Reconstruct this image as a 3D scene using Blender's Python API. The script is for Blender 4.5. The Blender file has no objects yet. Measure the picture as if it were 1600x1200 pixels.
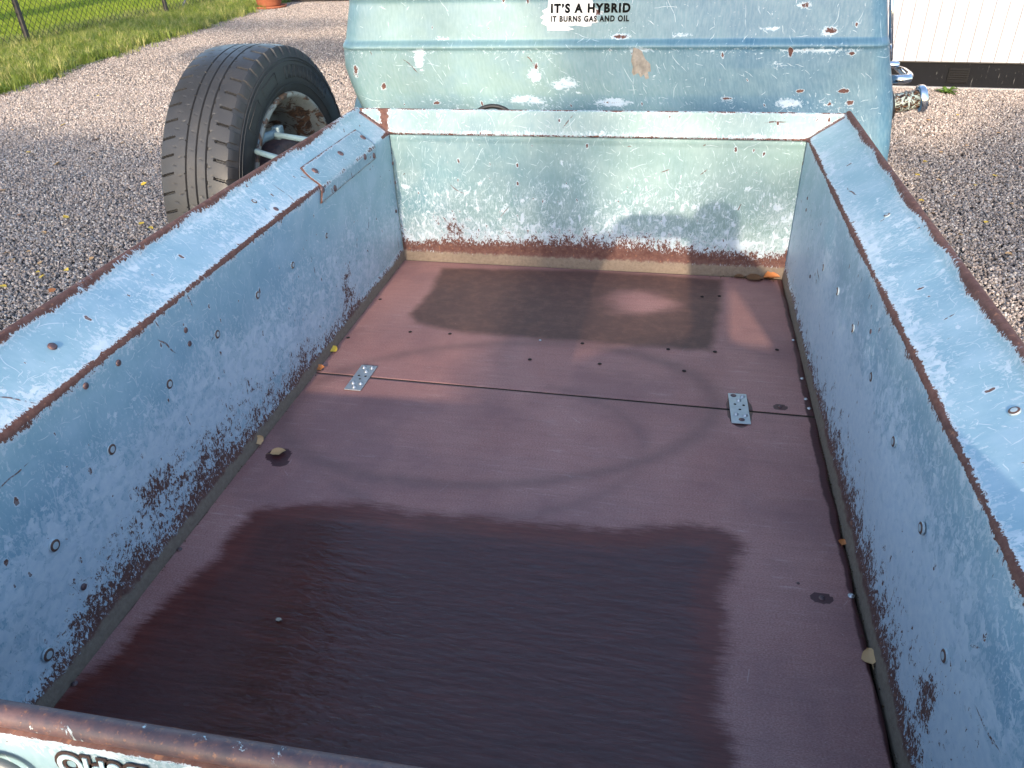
import bpy, bmesh, math, random
import numpy as np
from mathutils import Vector, Matrix
PI = math.pi
rng = np.random.default_rng(7); random.seed(7)
C = bpy.context.scene.collection
S = bpy.context.scene
G = -0.20                      # ground level (bed floor is z = 0)

# ------------------------------------------------------------------ camera
CAM = np.array([0.2174, -2.0397, 0.8979]); FPX = 1188.8
F = np.array([-0.18147048, 0.82575937, -0.53403176]); R_ = np.array([0.98046932, 0.19379552, -0.03351442]); U = np.array([-0.07581812, 0.52968363, 0.84479989])
cd = bpy.data.cameras.new('camera'); cam = bpy.data.objects.new('camera', cd); C.objects.link(cam)
cd.sensor_width = 36; cd.lens = FPX / 1600 * 36; cd.clip_start = 0.02; cd.clip_end = 2000
cam.matrix_world = Matrix(((R_[0], U[0], -F[0], CAM[0]), (R_[1], U[1], -F[1], CAM[1]), (R_[2], U[2], -F[2], CAM[2]), (0, 0, 0, 1)))
S.camera = cam
S.cycles.max_bounces = 5; S.cycles.diffuse_bounces = 3; S.cycles.glossy_bounces = 2; S.cycles.transmission_bounces = 3; S.cycles.transparent_max_bounces = 6

def at(px, py, z=0.0, y=None, x=None):
    """photo pixel (1600x1200) -> the point where that sight line meets a surface"""
    d = F + R_ * (px - 800) / FPX - U * (py - 600) / FPX
    t = (x - CAM[0]) / d[0] if x is not None else ((y - CAM[1]) / d[1] if y is not None else (z - CAM[2]) / d[2])
    return CAM + t * d

# ------------------------------------------------------------------ light
EL, AZ = math.radians(20), math.radians(0.8)
w = bpy.data.worlds.new('World'); S.world = w; w.use_nodes = True
nt = w.node_tree; nt.nodes.clear()
sky = nt.nodes.new('ShaderNodeTexSky'); sky.sky_type = 'NISHITA'; sky.sun_disc = False
sky.sun_elevation = EL; sky.sun_rotation = PI + AZ; sky.air_density = 1.0; sky.dust_density = 1.2; sky.ozone_density = 1.0
bg = nt.nodes.new('ShaderNodeBackground'); bg.inputs[1].default_value = 0.15
wo = nt.nodes.new('ShaderNodeOutputWorld'); nt.links.new(sky.outputs[0], bg.inputs[0]); nt.links.new(bg.outputs[0], wo.inputs[0])
sd = bpy.data.lights.new('sun', 'SUN'); sd.energy = 2.0; sd.angle = math.radians(0.6); sd.color = (1, .82, .62)
sun = bpy.data.objects.new('sun', sd); C.objects.link(sun)
SUND = Vector((math.sin(AZ) * math.cos(EL), math.cos(AZ) * math.cos(EL), -math.sin(EL)))
sun.rotation_euler = SUND.to_track_quat('-Z', 'Y').to_euler(); sun.location = (0, -8, 4)
S.view_settings.view_transform = 'Standard'; S.view_settings.look = 'None'; S.view_settings.exposure = 1.86; S.view_settings.gamma = 1
S.view_settings.use_curve_mapping = False

# ------------------------------------------------------------------ object helpers
def tag(o, label=None, cat=None, group=None, kind=None):
    if label: o['label'] = label
    if cat: o['category'] = cat
    if group: o['group'] = group
    if kind: o['kind'] = kind
    return o
def thing(name, label, cat, loc=(0, 0, 0), group=None):
    o = bpy.data.objects.new(name, None); C.objects.link(o); o.location = loc; o.empty_display_size = .1
    return tag(o, label, cat, group)
def wparent(o, par):
    """parent keeping world coordinates (only the things themselves are moved empties)"""
    o.parent = par
    if par.parent is None: o.matrix_parent_inverse = Matrix.Translation(-Vector(par.location))
    else: o.matrix_parent_inverse = par.matrix_basis.inverted()
def link(name, me, mat, parent=None, smooth=False):
    o = bpy.data.objects.new(name, me); C.objects.link(o)
    if mat and not len(me.materials): me.materials.append(mat)
    if smooth:
        me.polygons.foreach_set('use_smooth', [True] * len(me.polygons))
    if parent is not None: wparent(o, parent)
    return o
def from_bm(name, bm, mat, parent=None, smooth=False):
    me = bpy.data.meshes.new(name); bm.to_mesh(me); bm.free()
    return link(name, me, mat, parent, smooth)
def add_box(bm, lo, hi, mtx=None, bev=0):
    r = bmesh.ops.create_cube(bm, size=1)
    vs = r['verts']
    for v in vs:
        v.co = Vector([(lo[i] + hi[i]) / 2 + v.co[i] * (hi[i] - lo[i]) for i in range(3)])
    if bev:
        es = list({e for v in vs for e in v.link_edges})
        rr = bmesh.ops.bevel(bm, geom=es, offset=bev, segments=2, affect='EDGES', profile=.5)
        vs = rr['verts']
    if mtx is not None:
        allv = {v for v in vs}
        bmesh.ops.transform(bm, matrix=mtx, verts=list(allv))
    return vs
def add_tube(bm, pts, r, n=8, caps=True, closed=False):
    pts = [Vector(p) for p in pts]; rings = []
    rs = r if isinstance(r, (list, tuple)) else [r] * len(pts)
    m = len(pts); prev = None
    for i, p in enumerate(pts):
        a = pts[(i - 1) % m] if (closed or i > 0) else p
        b = pts[(i + 1) % m] if (closed or i < m - 1) else p
        t = (b - a).normalized()
        if prev is None: prev = Vector((0, 0, 1)) if abs(t.z) < .9 else Vector((1, 0, 0))
        s = t.cross(prev).normalized(); q = s.cross(t).normalized(); prev = q
        rings.append([bm.verts.new(p + (s * math.cos(2 * PI * k / n) + q * math.sin(2 * PI * k / n)) * rs[i]) for k in range(n)])
    for i in range(m if closed else m - 1):
        A, B = rings[i], rings[(i + 1) % m]
        for k in range(n):
            bm.faces.new((A[k], A[(k + 1) % n], B[(k + 1) % n], B[k]))
    if caps and not closed:
        bm.faces.new(rings[0][::-1]); bm.faces.new(rings[-1])
    return rings
def add_lathe(bm, prof, n, mtx):
    """prof: (radius, height) about local Z"""
    rings = []
    for r, h in prof:
        rings.append([bm.verts.new(mtx @ Vector((max(r, 1e-5) * math.cos(2 * PI * k / n), max(r, 1e-5) * math.sin(2 * PI * k / n), h))) for k in range(n)])
    for a, b in zip(rings, rings[1:]):
        for k in range(n):
            bm.faces.new((a[k], a[(k + 1) % n], b[(k + 1) % n], b[k]))
def grid(name, P, mat, parent=None, uv=None, attrs=None, smooth=True, flip=False, keep=None):
    """P: (n,m,3) array of points -> one mesh with UVs in metres and float attributes"""
    P = np.asarray(P, float); n, m = P.shape[:2]
    idx = np.arange(n * m).reshape(n, m)
    q = np.stack([idx[:-1, :-1], idx[1:, :-1], idx[1:, 1:], idx[:-1, 1:]], -1)
    if keep is not None: q = q[keep[:-1, :-1] & keep[1:, 1:] & keep[1:, :-1] & keep[:-1, 1:]]
    q = q.reshape(-1, 4)
    if flip: q = q[:, ::-1]
    me = bpy.data.meshes.new(name)
    me.vertices.add(n * m); me.vertices.foreach_set('co', P.reshape(-1))
    me.loops.add(len(q) * 4); me.loops.foreach_set('vertex_index', q.reshape(-1).astype(np.int32))
    me.polygons.add(len(q)); me.polygons.foreach_set('loop_start', np.arange(0, len(q) * 4, 4, dtype=np.int32)); me.polygons.foreach_set('loop_total', np.full(len(q), 4, np.int32))
    me.update(calc_edges=True)
    if uv is not None:
        l = me.uv_layers.new(name='UVMap'); l.data.foreach_set('uv', np.asarray(uv, float).reshape(-1, 2)[q.reshape(-1)].reshape(-1).astype(np.float32))
    for k, a in (attrs or {}).items():
        at_ = me.attributes.new(k, 'FLOAT', 'POINT'); at_.data.foreach_set('value', np.asarray(a, np.float32).reshape(-1))
    me.validate()
    return link(name, me, mat, parent, smooth)
def raw_mesh(name, V, Fc, mat, parent=None, smooth=False):
    V = np.asarray(V, float); Fc = np.asarray(Fc, np.int32); k = Fc.shape[1]
    me = bpy.data.meshes.new(name)
    me.vertices.add(len(V)); me.vertices.foreach_set('co', V.reshape(-1))
    me.loops.add(Fc.size); me.loops.foreach_set('vertex_index', Fc.reshape(-1))
    me.polygons.add(len(Fc)); me.polygons.foreach_set('loop_start', np.arange(0, Fc.size, k, dtype=np.int32)); me.polygons.foreach_set('loop_total', np.full(len(Fc), k, np.int32))
    me.update(calc_edges=True); me.validate()
    return link(name, me, mat, parent, smooth)

# ------------------------------------------------------------------ node helpers
class NM:
    def __init__(s, name):
        s.m = bpy.data.materials.new(name); s.m.use_nodes = True; s.t = s.m.node_tree; s.t.nodes.clear()
        s.out = s.t.nodes.new('ShaderNodeOutputMaterial')
        s.b = s.t.nodes.new('ShaderNodeBsdfPrincipled'); s.t.links.new(s.b.outputs[0], s.out.inputs[0])
    def set(s, sock, v):
        if isinstance(v, bpy.types.NodeSocket): s.t.links.new(v, sock)
        else: sock.default_value = v
    def M(s, op, a, b=None, c=None, clamp=False):
        n = s.t.nodes.new('ShaderNodeMath'); n.operation = op; n.use_clamp = clamp; s.set(n.inputs[0], a)
        if b is not None: s.set(n.inputs[1], b)
        if c is not None: s.set(n.inputs[2], c)
        return n.outputs[0]
    def VM(s, op, a, b=None, out=0):
        n = s.t.nodes.new('ShaderNodeVectorMath'); n.operation = op; s.set(n.inputs[0], a)
        if b is not None: s.set(n.inputs[1], b)
        return n.outputs[out]
    def step(s, x, lo, hi):
        n = s.t.nodes.new('ShaderNodeMapRange'); n.interpolation_type = 'SMOOTHSTEP'; s.set(n.inputs[0], x); s.set(n.inputs[1], lo); s.set(n.inputs[2], hi)
        return n.outputs[0]
    def mix(s, f, a, b, mode='MIX'):
        n = s.t.nodes.new('ShaderNodeMix'); n.data_type = 'RGBA'; n.blend_type = mode; s.set(n.inputs[0], f)
        for i, v in ((6, a), (7, b)):
            s.set(n.inputs[i], (*v, 1) if isinstance(v, tuple) and len(v) == 3 else v)
        return n.outputs[2]
    def noise(s, vec, sc, det=4, ro=.55, dist=0, dim='3D'):
        n = s.t.nodes.new('ShaderNodeTexNoise'); n.noise_dimensions = dim; s.set(n.inputs['Vector'], vec); n.inputs['Scale'].default_value = sc; n.inputs['Detail'].default_value = det; n.inputs['Roughness'].default_value = ro; n.inputs['Distortion'].default_value = dist
        return n.outputs[0]
    def noise_c(s, vec, sc):
        n = s.t.nodes.new('ShaderNodeTexNoise'); s.set(n.inputs['Vector'], vec); n.inputs['Scale'].default_value = sc; n.inputs['Detail'].default_value = 2; return n.outputs['Color']
    def vor(s, vec, sc, feat='F1', dim='2D'):
        n = s.t.nodes.new('ShaderNodeTexVoronoi'); n.voronoi_dimensions = dim; n.feature = feat; s.set(n.inputs['Vector'], vec); n.inputs['Scale'].default_value = sc
        return n
    def scale(s, vec, v): return s.VM('MULTIPLY', vec, v)
    def uv(s):
        n = s.t.nodes.new('ShaderNodeUVMap'); n.uv_map = 'UVMap'; return n.outputs[0]
    def obj(s): return s.t.nodes.new('ShaderNodeTexCoord').outputs['Object']
    def attr(s, k):
        n = s.t.nodes.new('ShaderNodeAttribute'); n.attribute_name = k; return n.outputs['Fac']
    def bump(s, h, dist, st=1.0, nrm=None):
        n = s.t.nodes.new('ShaderNodeBump'); n.inputs['Strength'].default_value = st; n.inputs['Distance'].default_value = dist; s.set(n.inputs['Height'], h)
        if nrm is not None: s.set(n.inputs['Normal'], nrm)
        return n.outputs[0]
    def scratches(s, uv, sc, wd, prob, ln=.42, warp=.01):
        wn = s.t.nodes.new('ShaderNodeTexNoise'); wn.inputs['Scale'].default_value = sc * 1.3; s.set(wn.inputs['Vector'], uv); wn.inputs['Detail'].default_value = 1
        p = s.VM('ADD', uv, s.scale(s.VM('SUBTRACT', wn.outputs['Color'], (.5, .5, .5)), (warp * 2, warp * 2, 0)))
        v = s.vor(p, sc)
        loc = s.VM('SUBTRACT', p, v.outputs['Position'])
        sx = s.t.nodes.new('ShaderNodeSeparateXYZ'); s.set(sx.inputs[0], loc)
        sc_ = s.t.nodes.new('ShaderNodeSeparateColor'); s.set(sc_.inputs[0], v.outputs['Color'])
        a = s.M('MULTIPLY', sc_.outputs[0], PI)
        ca, sa = s.M('COSINE', a), s.M('SINE', a)
        x = s.M('ADD', s.M('MULTIPLY', sx.outputs[0], ca), s.M('MULTIPLY', sx.outputs[1], sa))
        y = s.M('SUBTRACT', s.M('MULTIPLY', sx.outputs[1], ca), s.M('MULTIPLY', sx.outputs[0], sa))
        L = s.M('MULTIPLY', sc_.outputs[1], ln / sc)
        taper = s.M('SUBTRACT', 1, s.M('DIVIDE', s.M('ABSOLUTE', x), s.M('ADD', L, .001)), clamp=True)
        wid = s.M('MULTIPLY', s.M('MULTIPLY', taper, 2, clamp=True), wd)
        d = s.M('SUBTRACT', s.M('ABSOLUTE', y), wid)
        m = s.M('SUBTRACT', 1, s.step(d, -wd * .5, wd * .35))
        m = s.M('MULTIPLY', m, s.M('GREATER_THAN', taper, .02))
        return s.M('MULTIPLY', m, s.M('LESS_THAN', sc_.outputs[2], prob))
    def fin(s, col=None, rough=None, nrm=None, metal=None, spec=None, **kw):
        if col is not None: s.set(s.b.inputs['Base Color'], (*col, 1) if isinstance(col, tuple) and len(col) == 3 else col)
        if rough is not None: s.set(s.b.inputs['Roughness'], rough)
        if nrm is not None: s.set(s.b.inputs['Normal'], nrm)
        if metal is not None: s.set(s.b.inputs['Metallic'], metal)
        if spec is not None: s.set(s.b.inputs['Specular IOR Level'], spec)
        for k, v in kw.items(): s.set(s.b.inputs[k], v)
        return s.m

def paint_material(name, blue=(.19, .33, .43), green=(.25, .39, .43), fade=(.37, .49, .59), wbias=0.0, rbias=0.0, speck=1.0, scr=1.0, streak=(1, 1, 1), fleck=.9, chipsc=42, chipp=.30):
    n = NM(name); uv = n.uv()
    rust, white, dirt, tint = (n.attr(k) for k in ('rust', 'white', 'dirt', 'tint'))
    big = n.noise(uv, 3.5, 3, .5); mid = n.noise(uv, 14, 4, .6)
    base = n.mix(n.M('ADD', tint, n.M('MULTIPLY', n.M('SUBTRACT', big, .5), 1.6), clamp=True), blue, green)
    base = n.mix(n.step(mid, .35, .75), base, n.mix(.5, base, fade))
    fineb = n.noise(n.scale(uv, (1, .25, 1)), 160, 3, .6)
    base = n.mix(n.M('MULTIPLY', n.step(fineb, .3, .8), .16), base, (.42, .53, .58))
    # worn through to the pale undercoat
    wn = n.noise(n.scale(uv, streak), 48, 6, .68, .5)
    wn2 = n.noise(n.scale(uv, (streak[0], streak[1] * .55, 1)), 170, 5, .68, .6)
    area = n.noise(uv, 9, 4, .65)
    wl = n.M('ADD', n.M('MULTIPLY', white, .42), n.M('MULTIPLY', n.M('SUBTRACT', area, .5), .35))
    wth = n.M('SUBTRACT', .70 - wbias, wl)
    wm = n.step(wn, wth, n.M('ADD', wth, .035))
    wm2 = n.M('MULTIPLY', n.step(wn2, n.M('SUBTRACT', .66 - wbias, wl), n.M('SUBTRACT', .69 - wbias, wl)), .75 * speck)
    s1 = n.scratches(uv, 9, .0006, .55 * scr, .9, .02)
    s2 = n.scratches(n.VM('ADD', uv, (3.3, 1.7, 0)), 17, .0006, .6 * scr, .8, .012)
    s3 = n.scratches(n.VM('ADD', uv, (8.1, 4.4, 0)), 46, .0006, .75 * scr, .75, .005)
    sm = n.M('MAXIMUM', n.M('MAXIMUM', s1, s2), s3)
    sm = n.M('MULTIPLY', sm, n.step(n.noise(uv, 60, 3, .6), .38, .5))
    wall_ = n.M('MAXIMUM', n.M('MAXIMUM', wm, wm2), n.M('MULTIPLY', sm, .9), clamp=True)
    # rust
    rn = n.M('ADD', n.M('MULTIPLY', n.noise(n.scale(n.VM('ADD', uv, (20.2, 3.1, 0)), streak), 24, 6, .75, .6), .55), n.M('MULTIPLY', n.noise(n.scale(n.VM('ADD', uv, (2.2, 9.1, 0)), (1.1, .7, 1)), 120, 4, .72, .9), .45))
    rth = n.M('SUBTRACT', .74 - rbias, n.M('MULTIPLY', rust, .36))
    rm = n.step(rn, rth, n.M('ADD', rth, .03))
    rf = n.noise(n.scale(n.VM('ADD', uv, (4.4, 6.1, 0)), (1.2, .6, 1)), 105, 5, .7, 1.2); rm = n.M('MAXIMUM', rm, n.step(rf, n.M('SUBTRACT', .735, n.M('MULTIPLY', rust, .16)), n.M('SUBTRACT', .755, n.M('MULTIPLY', rust, .16))))
    halo = n.step(rn, n.M('SUBTRACT', rth, .055), n.M('SUBTRACT', rth, .035))
    rs = n.M('MULTIPLY', n.scratches(n.VM('ADD', uv, (1.9, 6.3, 0)), 11, .0014, .22 * scr, .35, .015), n.step(n.noise(uv, 90, 3, .6), .4, .5))
    rm = n.M('MAXIMUM', rm, rs)
    # small isolated chips down to the rust, each with a pale rim
    wv = n.VM('ADD', uv, n.scale(n.VM('SUBTRACT', n.noise_c(uv, 150), (.5, .5, .5)), (.008, .008, 0)))
    cv = n.vor(n.VM('MULTIPLY', wv, (1, .5, 1)), chipsc); cc = n.t.nodes.new('ShaderNodeSeparateColor'); n.set(cc.inputs[0], cv.outputs['Color'])
    cr = n.M('MULTIPLY', n.M('MULTIPLY', n.M('POWER', cc.outputs[0], 2.5), .13), n.M('LESS_THAN', cc.outputs[1], n.M('ADD', chipp, n.M('MULTIPLY', rust, .25))))
    chip = n.M('LESS_THAN', cv.outputs['Distance'], cr); chalo = n.M('LESS_THAN', cv.outputs['Distance'], n.M('MULTIPLY', cr, 1.55))
    rm = n.M('MAXIMUM', rm, chip); halo = n.M('MAXIMUM', halo, chalo)
    pale = n.mix(n.noise(uv, 80, 4, .6), (.30, .42, .54), (.60, .65, .67))
    col = n.mix(n.M('MAXIMUM', wall_, n.M('MULTIPLY', halo, .8)), base, pale)
    rcol = n.mix(n.step(n.noise(uv, 70, 4, .7), .35, .65), (.085, .035, .028), n.mix(n.step(n.noise(uv, 130, 4, .6), .55, .7), (.125, .06, .05), (.28, .13, .075)))
    col = n.mix(rm, col, rcol)
    fl = n.noise(n.scale(n.VM('ADD', uv, (7.7, 1.3, 0)), (1, .55, 1)), 210, 6, .7, .6)
    flm = n.M('MULTIPLY', n.step(fl, n.M('ADD', .44, n.M('MULTIPLY', rust, .14)), n.M('ADD', .47, n.M('MULTIPLY', rust, .14))), n.M('MULTIPLY', n.step(rust, .12, .3), n.M('SUBTRACT', 1, n.step(rust, .85, 1.05))))
    col = n.mix(n.M('MULTIPLY', n.M('MULTIPLY', flm, rm), fleck), col, pale)
    dn = n.noise(uv, 40, 5, .65)
    dm = n.step(n.M('ADD', dirt, n.M('MULTIPLY', n.M('SUBTRACT', dn, .5), .9)), .4, .65)
    dcol = n.mix(n.noise(uv, 110, 4, .7), (.09, .06, .045), (.26, .21, .16))
    col = n.mix(dm, col, dcol)
    rough = n.M('ADD', .42, n.M('ADD', n.M('MULTIPLY', n.M('MAXIMUM', rm, dm), .42), n.M('MULTIPLY', wall_, .12)), clamp=True)
    h = n.M('ADD', n.M('MULTIPLY', n.M('MAXIMUM', wall_, halo), -.25), n.M('MULTIPLY', rm, n.M('SUBTRACT', n.M('MULTIPLY', n.noise(uv, 400, 3, .6), .9), 1.1)))
    h = n.M('ADD', h, n.M('MULTIPLY', dm, n.M('MULTIPLY', n.noise(uv, 250, 5, .7), 1.5)))
    nb = n.bump(h, .0006, .8); nb = n.bump(n.noise(uv, 9, 3, .5), .006, .35, nb)
    return n.fin(col, rough, nb, spec=.5)

paint = paint_material('worn_blue_paint', wbias=.015, speck=.8)
paint_head = paint_material('worn_green_blue_paint', blue=(.115, .225, .27), green=(.18, .275, .26), fade=(.27, .36, .37), wbias=.0, rbias=.01, speck=.55, streak=(1.3, .8, 1))
paint_cab = paint_material('scratched_cab_paint', blue=(.05, .14, .22), green=(.14, .24, .245), fade=(.13, .24, .31), wbias=-.035, rbias=-.02, speck=.9, scr=.38, chipsc=30, chipp=.10, streak=(.7, 1.4, 1))
paint_rail = paint_material('worn_rail_paint', blue=(.15, .27, .35), green=(.20, .31, .35), fade=(.32, .42, .50), wbias=.0, rbias=.0, speck=.7)

def rust_material(name, pale=.0, streak=(1, 1, 1)):
    n = NM(name); p = n.obj(); p = n.scale(p, streak)
    a = n.noise(p, 60, 8, .65); b = n.noise(p, 180, 6, .7)
    col = n.mix(n.step(a, .35, .62), (.06, .043, .055), (.115, .065, .065))
    col = n.mix(n.step(b, .56, .70), col, (.26, .12, .07))
    pm = n.step(n.noise(p, 38, 9, .7, .8), .70 - pale, .73 - pale)
    col = n.mix(pm, col, (.50, .62, .66))
    h = n.M('ADD', n.M('MULTIPLY', b, .6), n.M('MULTIPLY', pm, .4))
    return n.fin(col, n.M('SUBTRACT', .62, n.M('MULTIPLY', a, .25)), n.bump(h, .0012, .7))
rust_m = rust_material('rust_metal'); rust_tube = rust_material('rusty_tube', .09); rust_rail = rust_material('rusty_rail_bead', .07)

def simple(name, col, rough=.5, metal=0, var=.15, sc=40, bump=0, spec=.5):
    n = NM(name); p = n.obj(); a = n.noise(p, sc, 5, .6)
    c2 = tuple(max(0, c * (1 - var * 2)) for c in col); c3 = tuple(min(1, c * (1 + var)) for c in col)
    return n.fin(n.mix(a, c2, c3), rough, n.bump(n.noise(p, sc * 3, 4, .6), bump, .6) if bump else None, metal, spec)
dark_gap = simple('underbody_dirt', (.02, .016, .013), .95, bump=.002)
chrome = simple('chrome', (.75, .77, .8), .12, 1, .03)
black_rubber = simple('black_rubber', (.02, .02, .021), .5, sc=90)
glass_dark = simple('dark_window_glass', (.02, .025, .03), .05, 0, .05)
zinc = None

# ------------------------------------------------------------------ ground and gravel
def ground_pt(px, py): return at(px, py, G)
n = NM('gravel_ground'); p = n.obj()
v = n.vor(p, 85, dim='3D'); sc_ = n.t.nodes.new('ShaderNodeSeparateColor'); n.set(sc_.inputs[0], v.outputs['Color'])
rp = n.t.nodes.new('ShaderNodeValToRGB'); n.set(rp.inputs[0], sc_.outputs[0])
def ramp(rp, stops):
    e = rp.color_ramp.elements
    while len(e) < len(stops): e.new(.5)
    for i, (a, c) in enumerate(stops): e[i].position = a; e[i].color = (*c, 1)
GR = [(0, (.12, .105, .10)), (.2, (.20, .18, .17)), (.5, (.29, .258, .24)), (.7, (.36, .295, .26)), (.86, (.43, .39, .36)), (1, (.53, .50, .47))]
ramp(rp, GR)
col = n.mix(n.step(v.outputs['Distance'], .2, .75), rp.outputs[0], (.045, .038, .038))
gravel_ground = n.fin(col, .85, n.bump(n.M('SUBTRACT', 1, v.outputs['Distance']), .009, 1))
n = NM('pebble_stone')
oi = n.t.nodes.new('ShaderNodeObjectInfo'); rp = n.t.nodes.new('ShaderNodeValToRGB'); n.set(rp.inputs[0], oi.outputs['Random']); ramp(rp, GR)
pm_ = n.noise(n.obj(), 1.2, 4, .6)
pebble_m = n.fin(n.mix(n.M('MULTIPLY', pm_, .5), rp.outputs[0], (.5, .44, .42), 'OVERLAY'), .8)
n = NM('lawn_soil'); p = n.obj()
lawn_m = n.fin(n.mix(n.noise(p, 5, 6, .7), (.03, .045, .012), (.07, .10, .02)), .9, n.bump(n.noise(p, 30, 6, .7), .03, 1))

bm = bmesh.new(); bmesh.ops.create_grid(bm, x_segments=2, y_segments=2, size=300)
o = from_bm('ground', bm, gravel_ground); o.location = (0, 0, G - .012); tag(o, kind='structure')

# edge of the grass (photo pixels on the ground)
edge = [ground_pt(*q)[:2] for q in [(0, 148), (60, 128), (120, 105), (180, 88), (240, 66), (300, 50), (360, 30), (410, 12), (440, 6)]]
e0, e1 = np.array(edge[0]), np.array(edge[-1])
near = [e0 + (e0 - np.array(edge[3])) * k for k in (2.2, .9)]
edge = [tuple(q) for q in near] + [tuple(e) for e in edge]
far_end = np.array(edge[-1]) + np.array([-.2, 3.0]); edge.append(tuple(far_end)); edge.append((far_end[0] - 3, far_end[1] + 20))
EX = np.array([e[0] for e in edge]); EY = np.array([e[1] for e in edge])
def edge_x(y): return np.interp(y, EY, EX)       # x of the grass edge at a given y
bm = bmesh.new()
ys = np.linspace(EY[0], EY[-1], 60)
A = [bm.verts.new((edge_x(y) + .06 * math.sin(y * 9) * math.sin(y * 3.1), y, G + .0)) for y in ys]; B = [bm.verts.new((-90, y, G + .0)) for y in ys]
for i in range(59): bm.faces.new((A[i], A[i + 1], B[i + 1], B[i]))
o = from_bm('lawn', bm, lawn_m); tag(o, kind='structure')

def instance_stuff(name, pts, variants, mat, label, cat, smin, smax, flat=True, tilt=.3, rnd3=False):
    """points carrying copies of small meshes: gravel, grass (nobody could count them)"""
    me = bpy.data.meshes.new(name); me.vertices.add(len(pts)); me.vertices.foreach_set('co', np.asarray(pts, float).reshape(-1)); me.update()
    o = bpy.data.objects.new(name, me); C.objects.link(o); me.materials.append(mat)
    ng = bpy.data.node_groups.new(name + '_scatter', 'GeometryNodeTree')
    ng.interface.new_socket('Geometry', in_out='INPUT', socket_type='NodeSocketGeometry'); ng.interface.new_socket('Geometry', in_out='OUTPUT', socket_type='NodeSocketGeometry')
    gi = ng.nodes.new('NodeGroupInput'); go = ng.nodes.new('NodeGroupOutput'); ip = ng.nodes.new('GeometryNodeInstanceOnPoints')
    ge = ng.nodes.new('GeometryNodeGeometryToInstance')
    for vme in variants:
        vo = bpy.data.objects.new(name + '_source', vme)     # never linked to the scene: mesh source only
        if not len(vme.materials): vme.materials.append(mat)
        oi_ = ng.nodes.new('GeometryNodeObjectInfo'); oi_.inputs[0].default_value = vo
        ng.links.new(oi_.outputs['Geometry'], ge.inputs[0])
    rr = ng.nodes.new('FunctionNodeRandomValue'); rr.data_type = 'FLOAT_VECTOR'; t = PI if rnd3 else tilt
    rr.inputs[0].default_value = (-t, -t, -PI); rr.inputs[1].default_value = (t, t, PI)
    rs = ng.nodes.new('FunctionNodeRandomValue'); rs.data_type = 'FLOAT_VECTOR'
    rs.inputs[0].default_value = (smin, smin, smin * (.6 if flat else 1)); rs.inputs[1].default_value = (smax, smax, smax * (.8 if flat else 1))
    rs.inputs['Seed'].default_value = 5
    ng.links.new(gi.outputs[0], ip.inputs['Points']); ng.links.new(ge.outputs[0], ip.inputs['Instance']); ip.inputs['Pick Instance'].default_value = True
    ng.links.new(rr.outputs[0], ip.inputs['Rotation']); ng.links.new(rs.outputs[0], ip.inputs['Scale']); ng.links.new(ip.outputs[0], go.inputs[0])
    md = o.modifiers.new('scatter', 'NODES'); md.node_group = ng
    return tag(o, label, cat, kind='stuff')
def pebble_mesh(seed):
    r = random.Random(seed); bm = bmesh.new(); bmesh.ops.create_icosphere(bm, subdivisions=1, radius=1)
    for v in bm.verts: v.co *= r.uniform(.72, 1.15); v.co.x *= 1.15
    me = bpy.data.meshes.new('pebble'); bm.to_mesh(me); bm.free(); return me
def frustum_filter(P, m=60):
    d = P - CAM; z = d @ F; x = 800 + FPX * (d @ R_) / z; y = 600 - FPX * (d @ U) / z
    return (z > 0) & (x > -m) & (x < 1600 + m) & (y > -m) & (y < 1200 + m)
def scatter_pts(x0, x1, y0, y1, dens, zj=.004):
    n_ = int((x1 - x0) * (y1 - y0) * dens)
    P = np.stack([rng.uniform(x0, x1, n_), rng.uniform(y0, y1, n_), np.full(n_, G) + rng.uniform(-.004, zj, n_)], 1)
    return P
P1 = scatter_pts(-6.5, -.72, -1.2, 3.5, 15000); P2 = scatter_pts(-6.5, -.8, 3.5, 11.0, 7000); P3 = scatter_pts(.62, 3.4, -1.6, 3.6, 15000)
P = np.concatenate([P1, P2, P3]); P = P[frustum_filter(P)]
P = P[(P[:, 0] > edge_x(P[:, 1]) - .02) | (P[:, 1] < EY[0])]
P = P[~((P[:, 0] > -.6) & (P[:, 0] < .6) & (P[:, 1] < .2))]
instance_stuff('gravel', P, [pebble_mesh(k) for k in range(5)], pebble_m, 'grey and pinkish crushed stone gravel around the truck', 'gravel', .0032, .0070, rnd3=False, tilt=1.2)

def clump_mesh(seed, nb, h, spread, wd, bend, mat_i=None):
    r = random.Random(seed); V, Fc = [], []
    for i in range(nb):
        a = r.uniform(0, 2 * PI); bx_, by_ = r.uniform(-spread, spread), r.uniform(-spread, spread); hh = h * r.uniform(.45, 1.1); ln = bend * r.uniform(.2, 1.2) * hh
        dx, dy = math.cos(a), math.sin(a); sx, sy = -dy * wd, dx * wd; k = len(V)
        for f_, wf in ((0, 1), (.5, .8)):
            ox, oy, oz = bx_ + dx * ln * f_ ** 2, by_ + dy * ln * f_ ** 2, hh * f_
            V += [(ox - sx * wf, oy - sy * wf, oz), (ox + sx * wf, oy + sy * wf, oz)]
        V += [(bx_ + dx * ln, by_ + dy * ln, hh * (1 - .25 * bend))]
        Fc += [(k, k + 1, k + 3, k + 2), (k + 2, k + 3, k + 4)]
    me = bpy.data.meshes.new('tuft'); me.from_pydata(V, [], Fc); me.update(); return me
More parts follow.
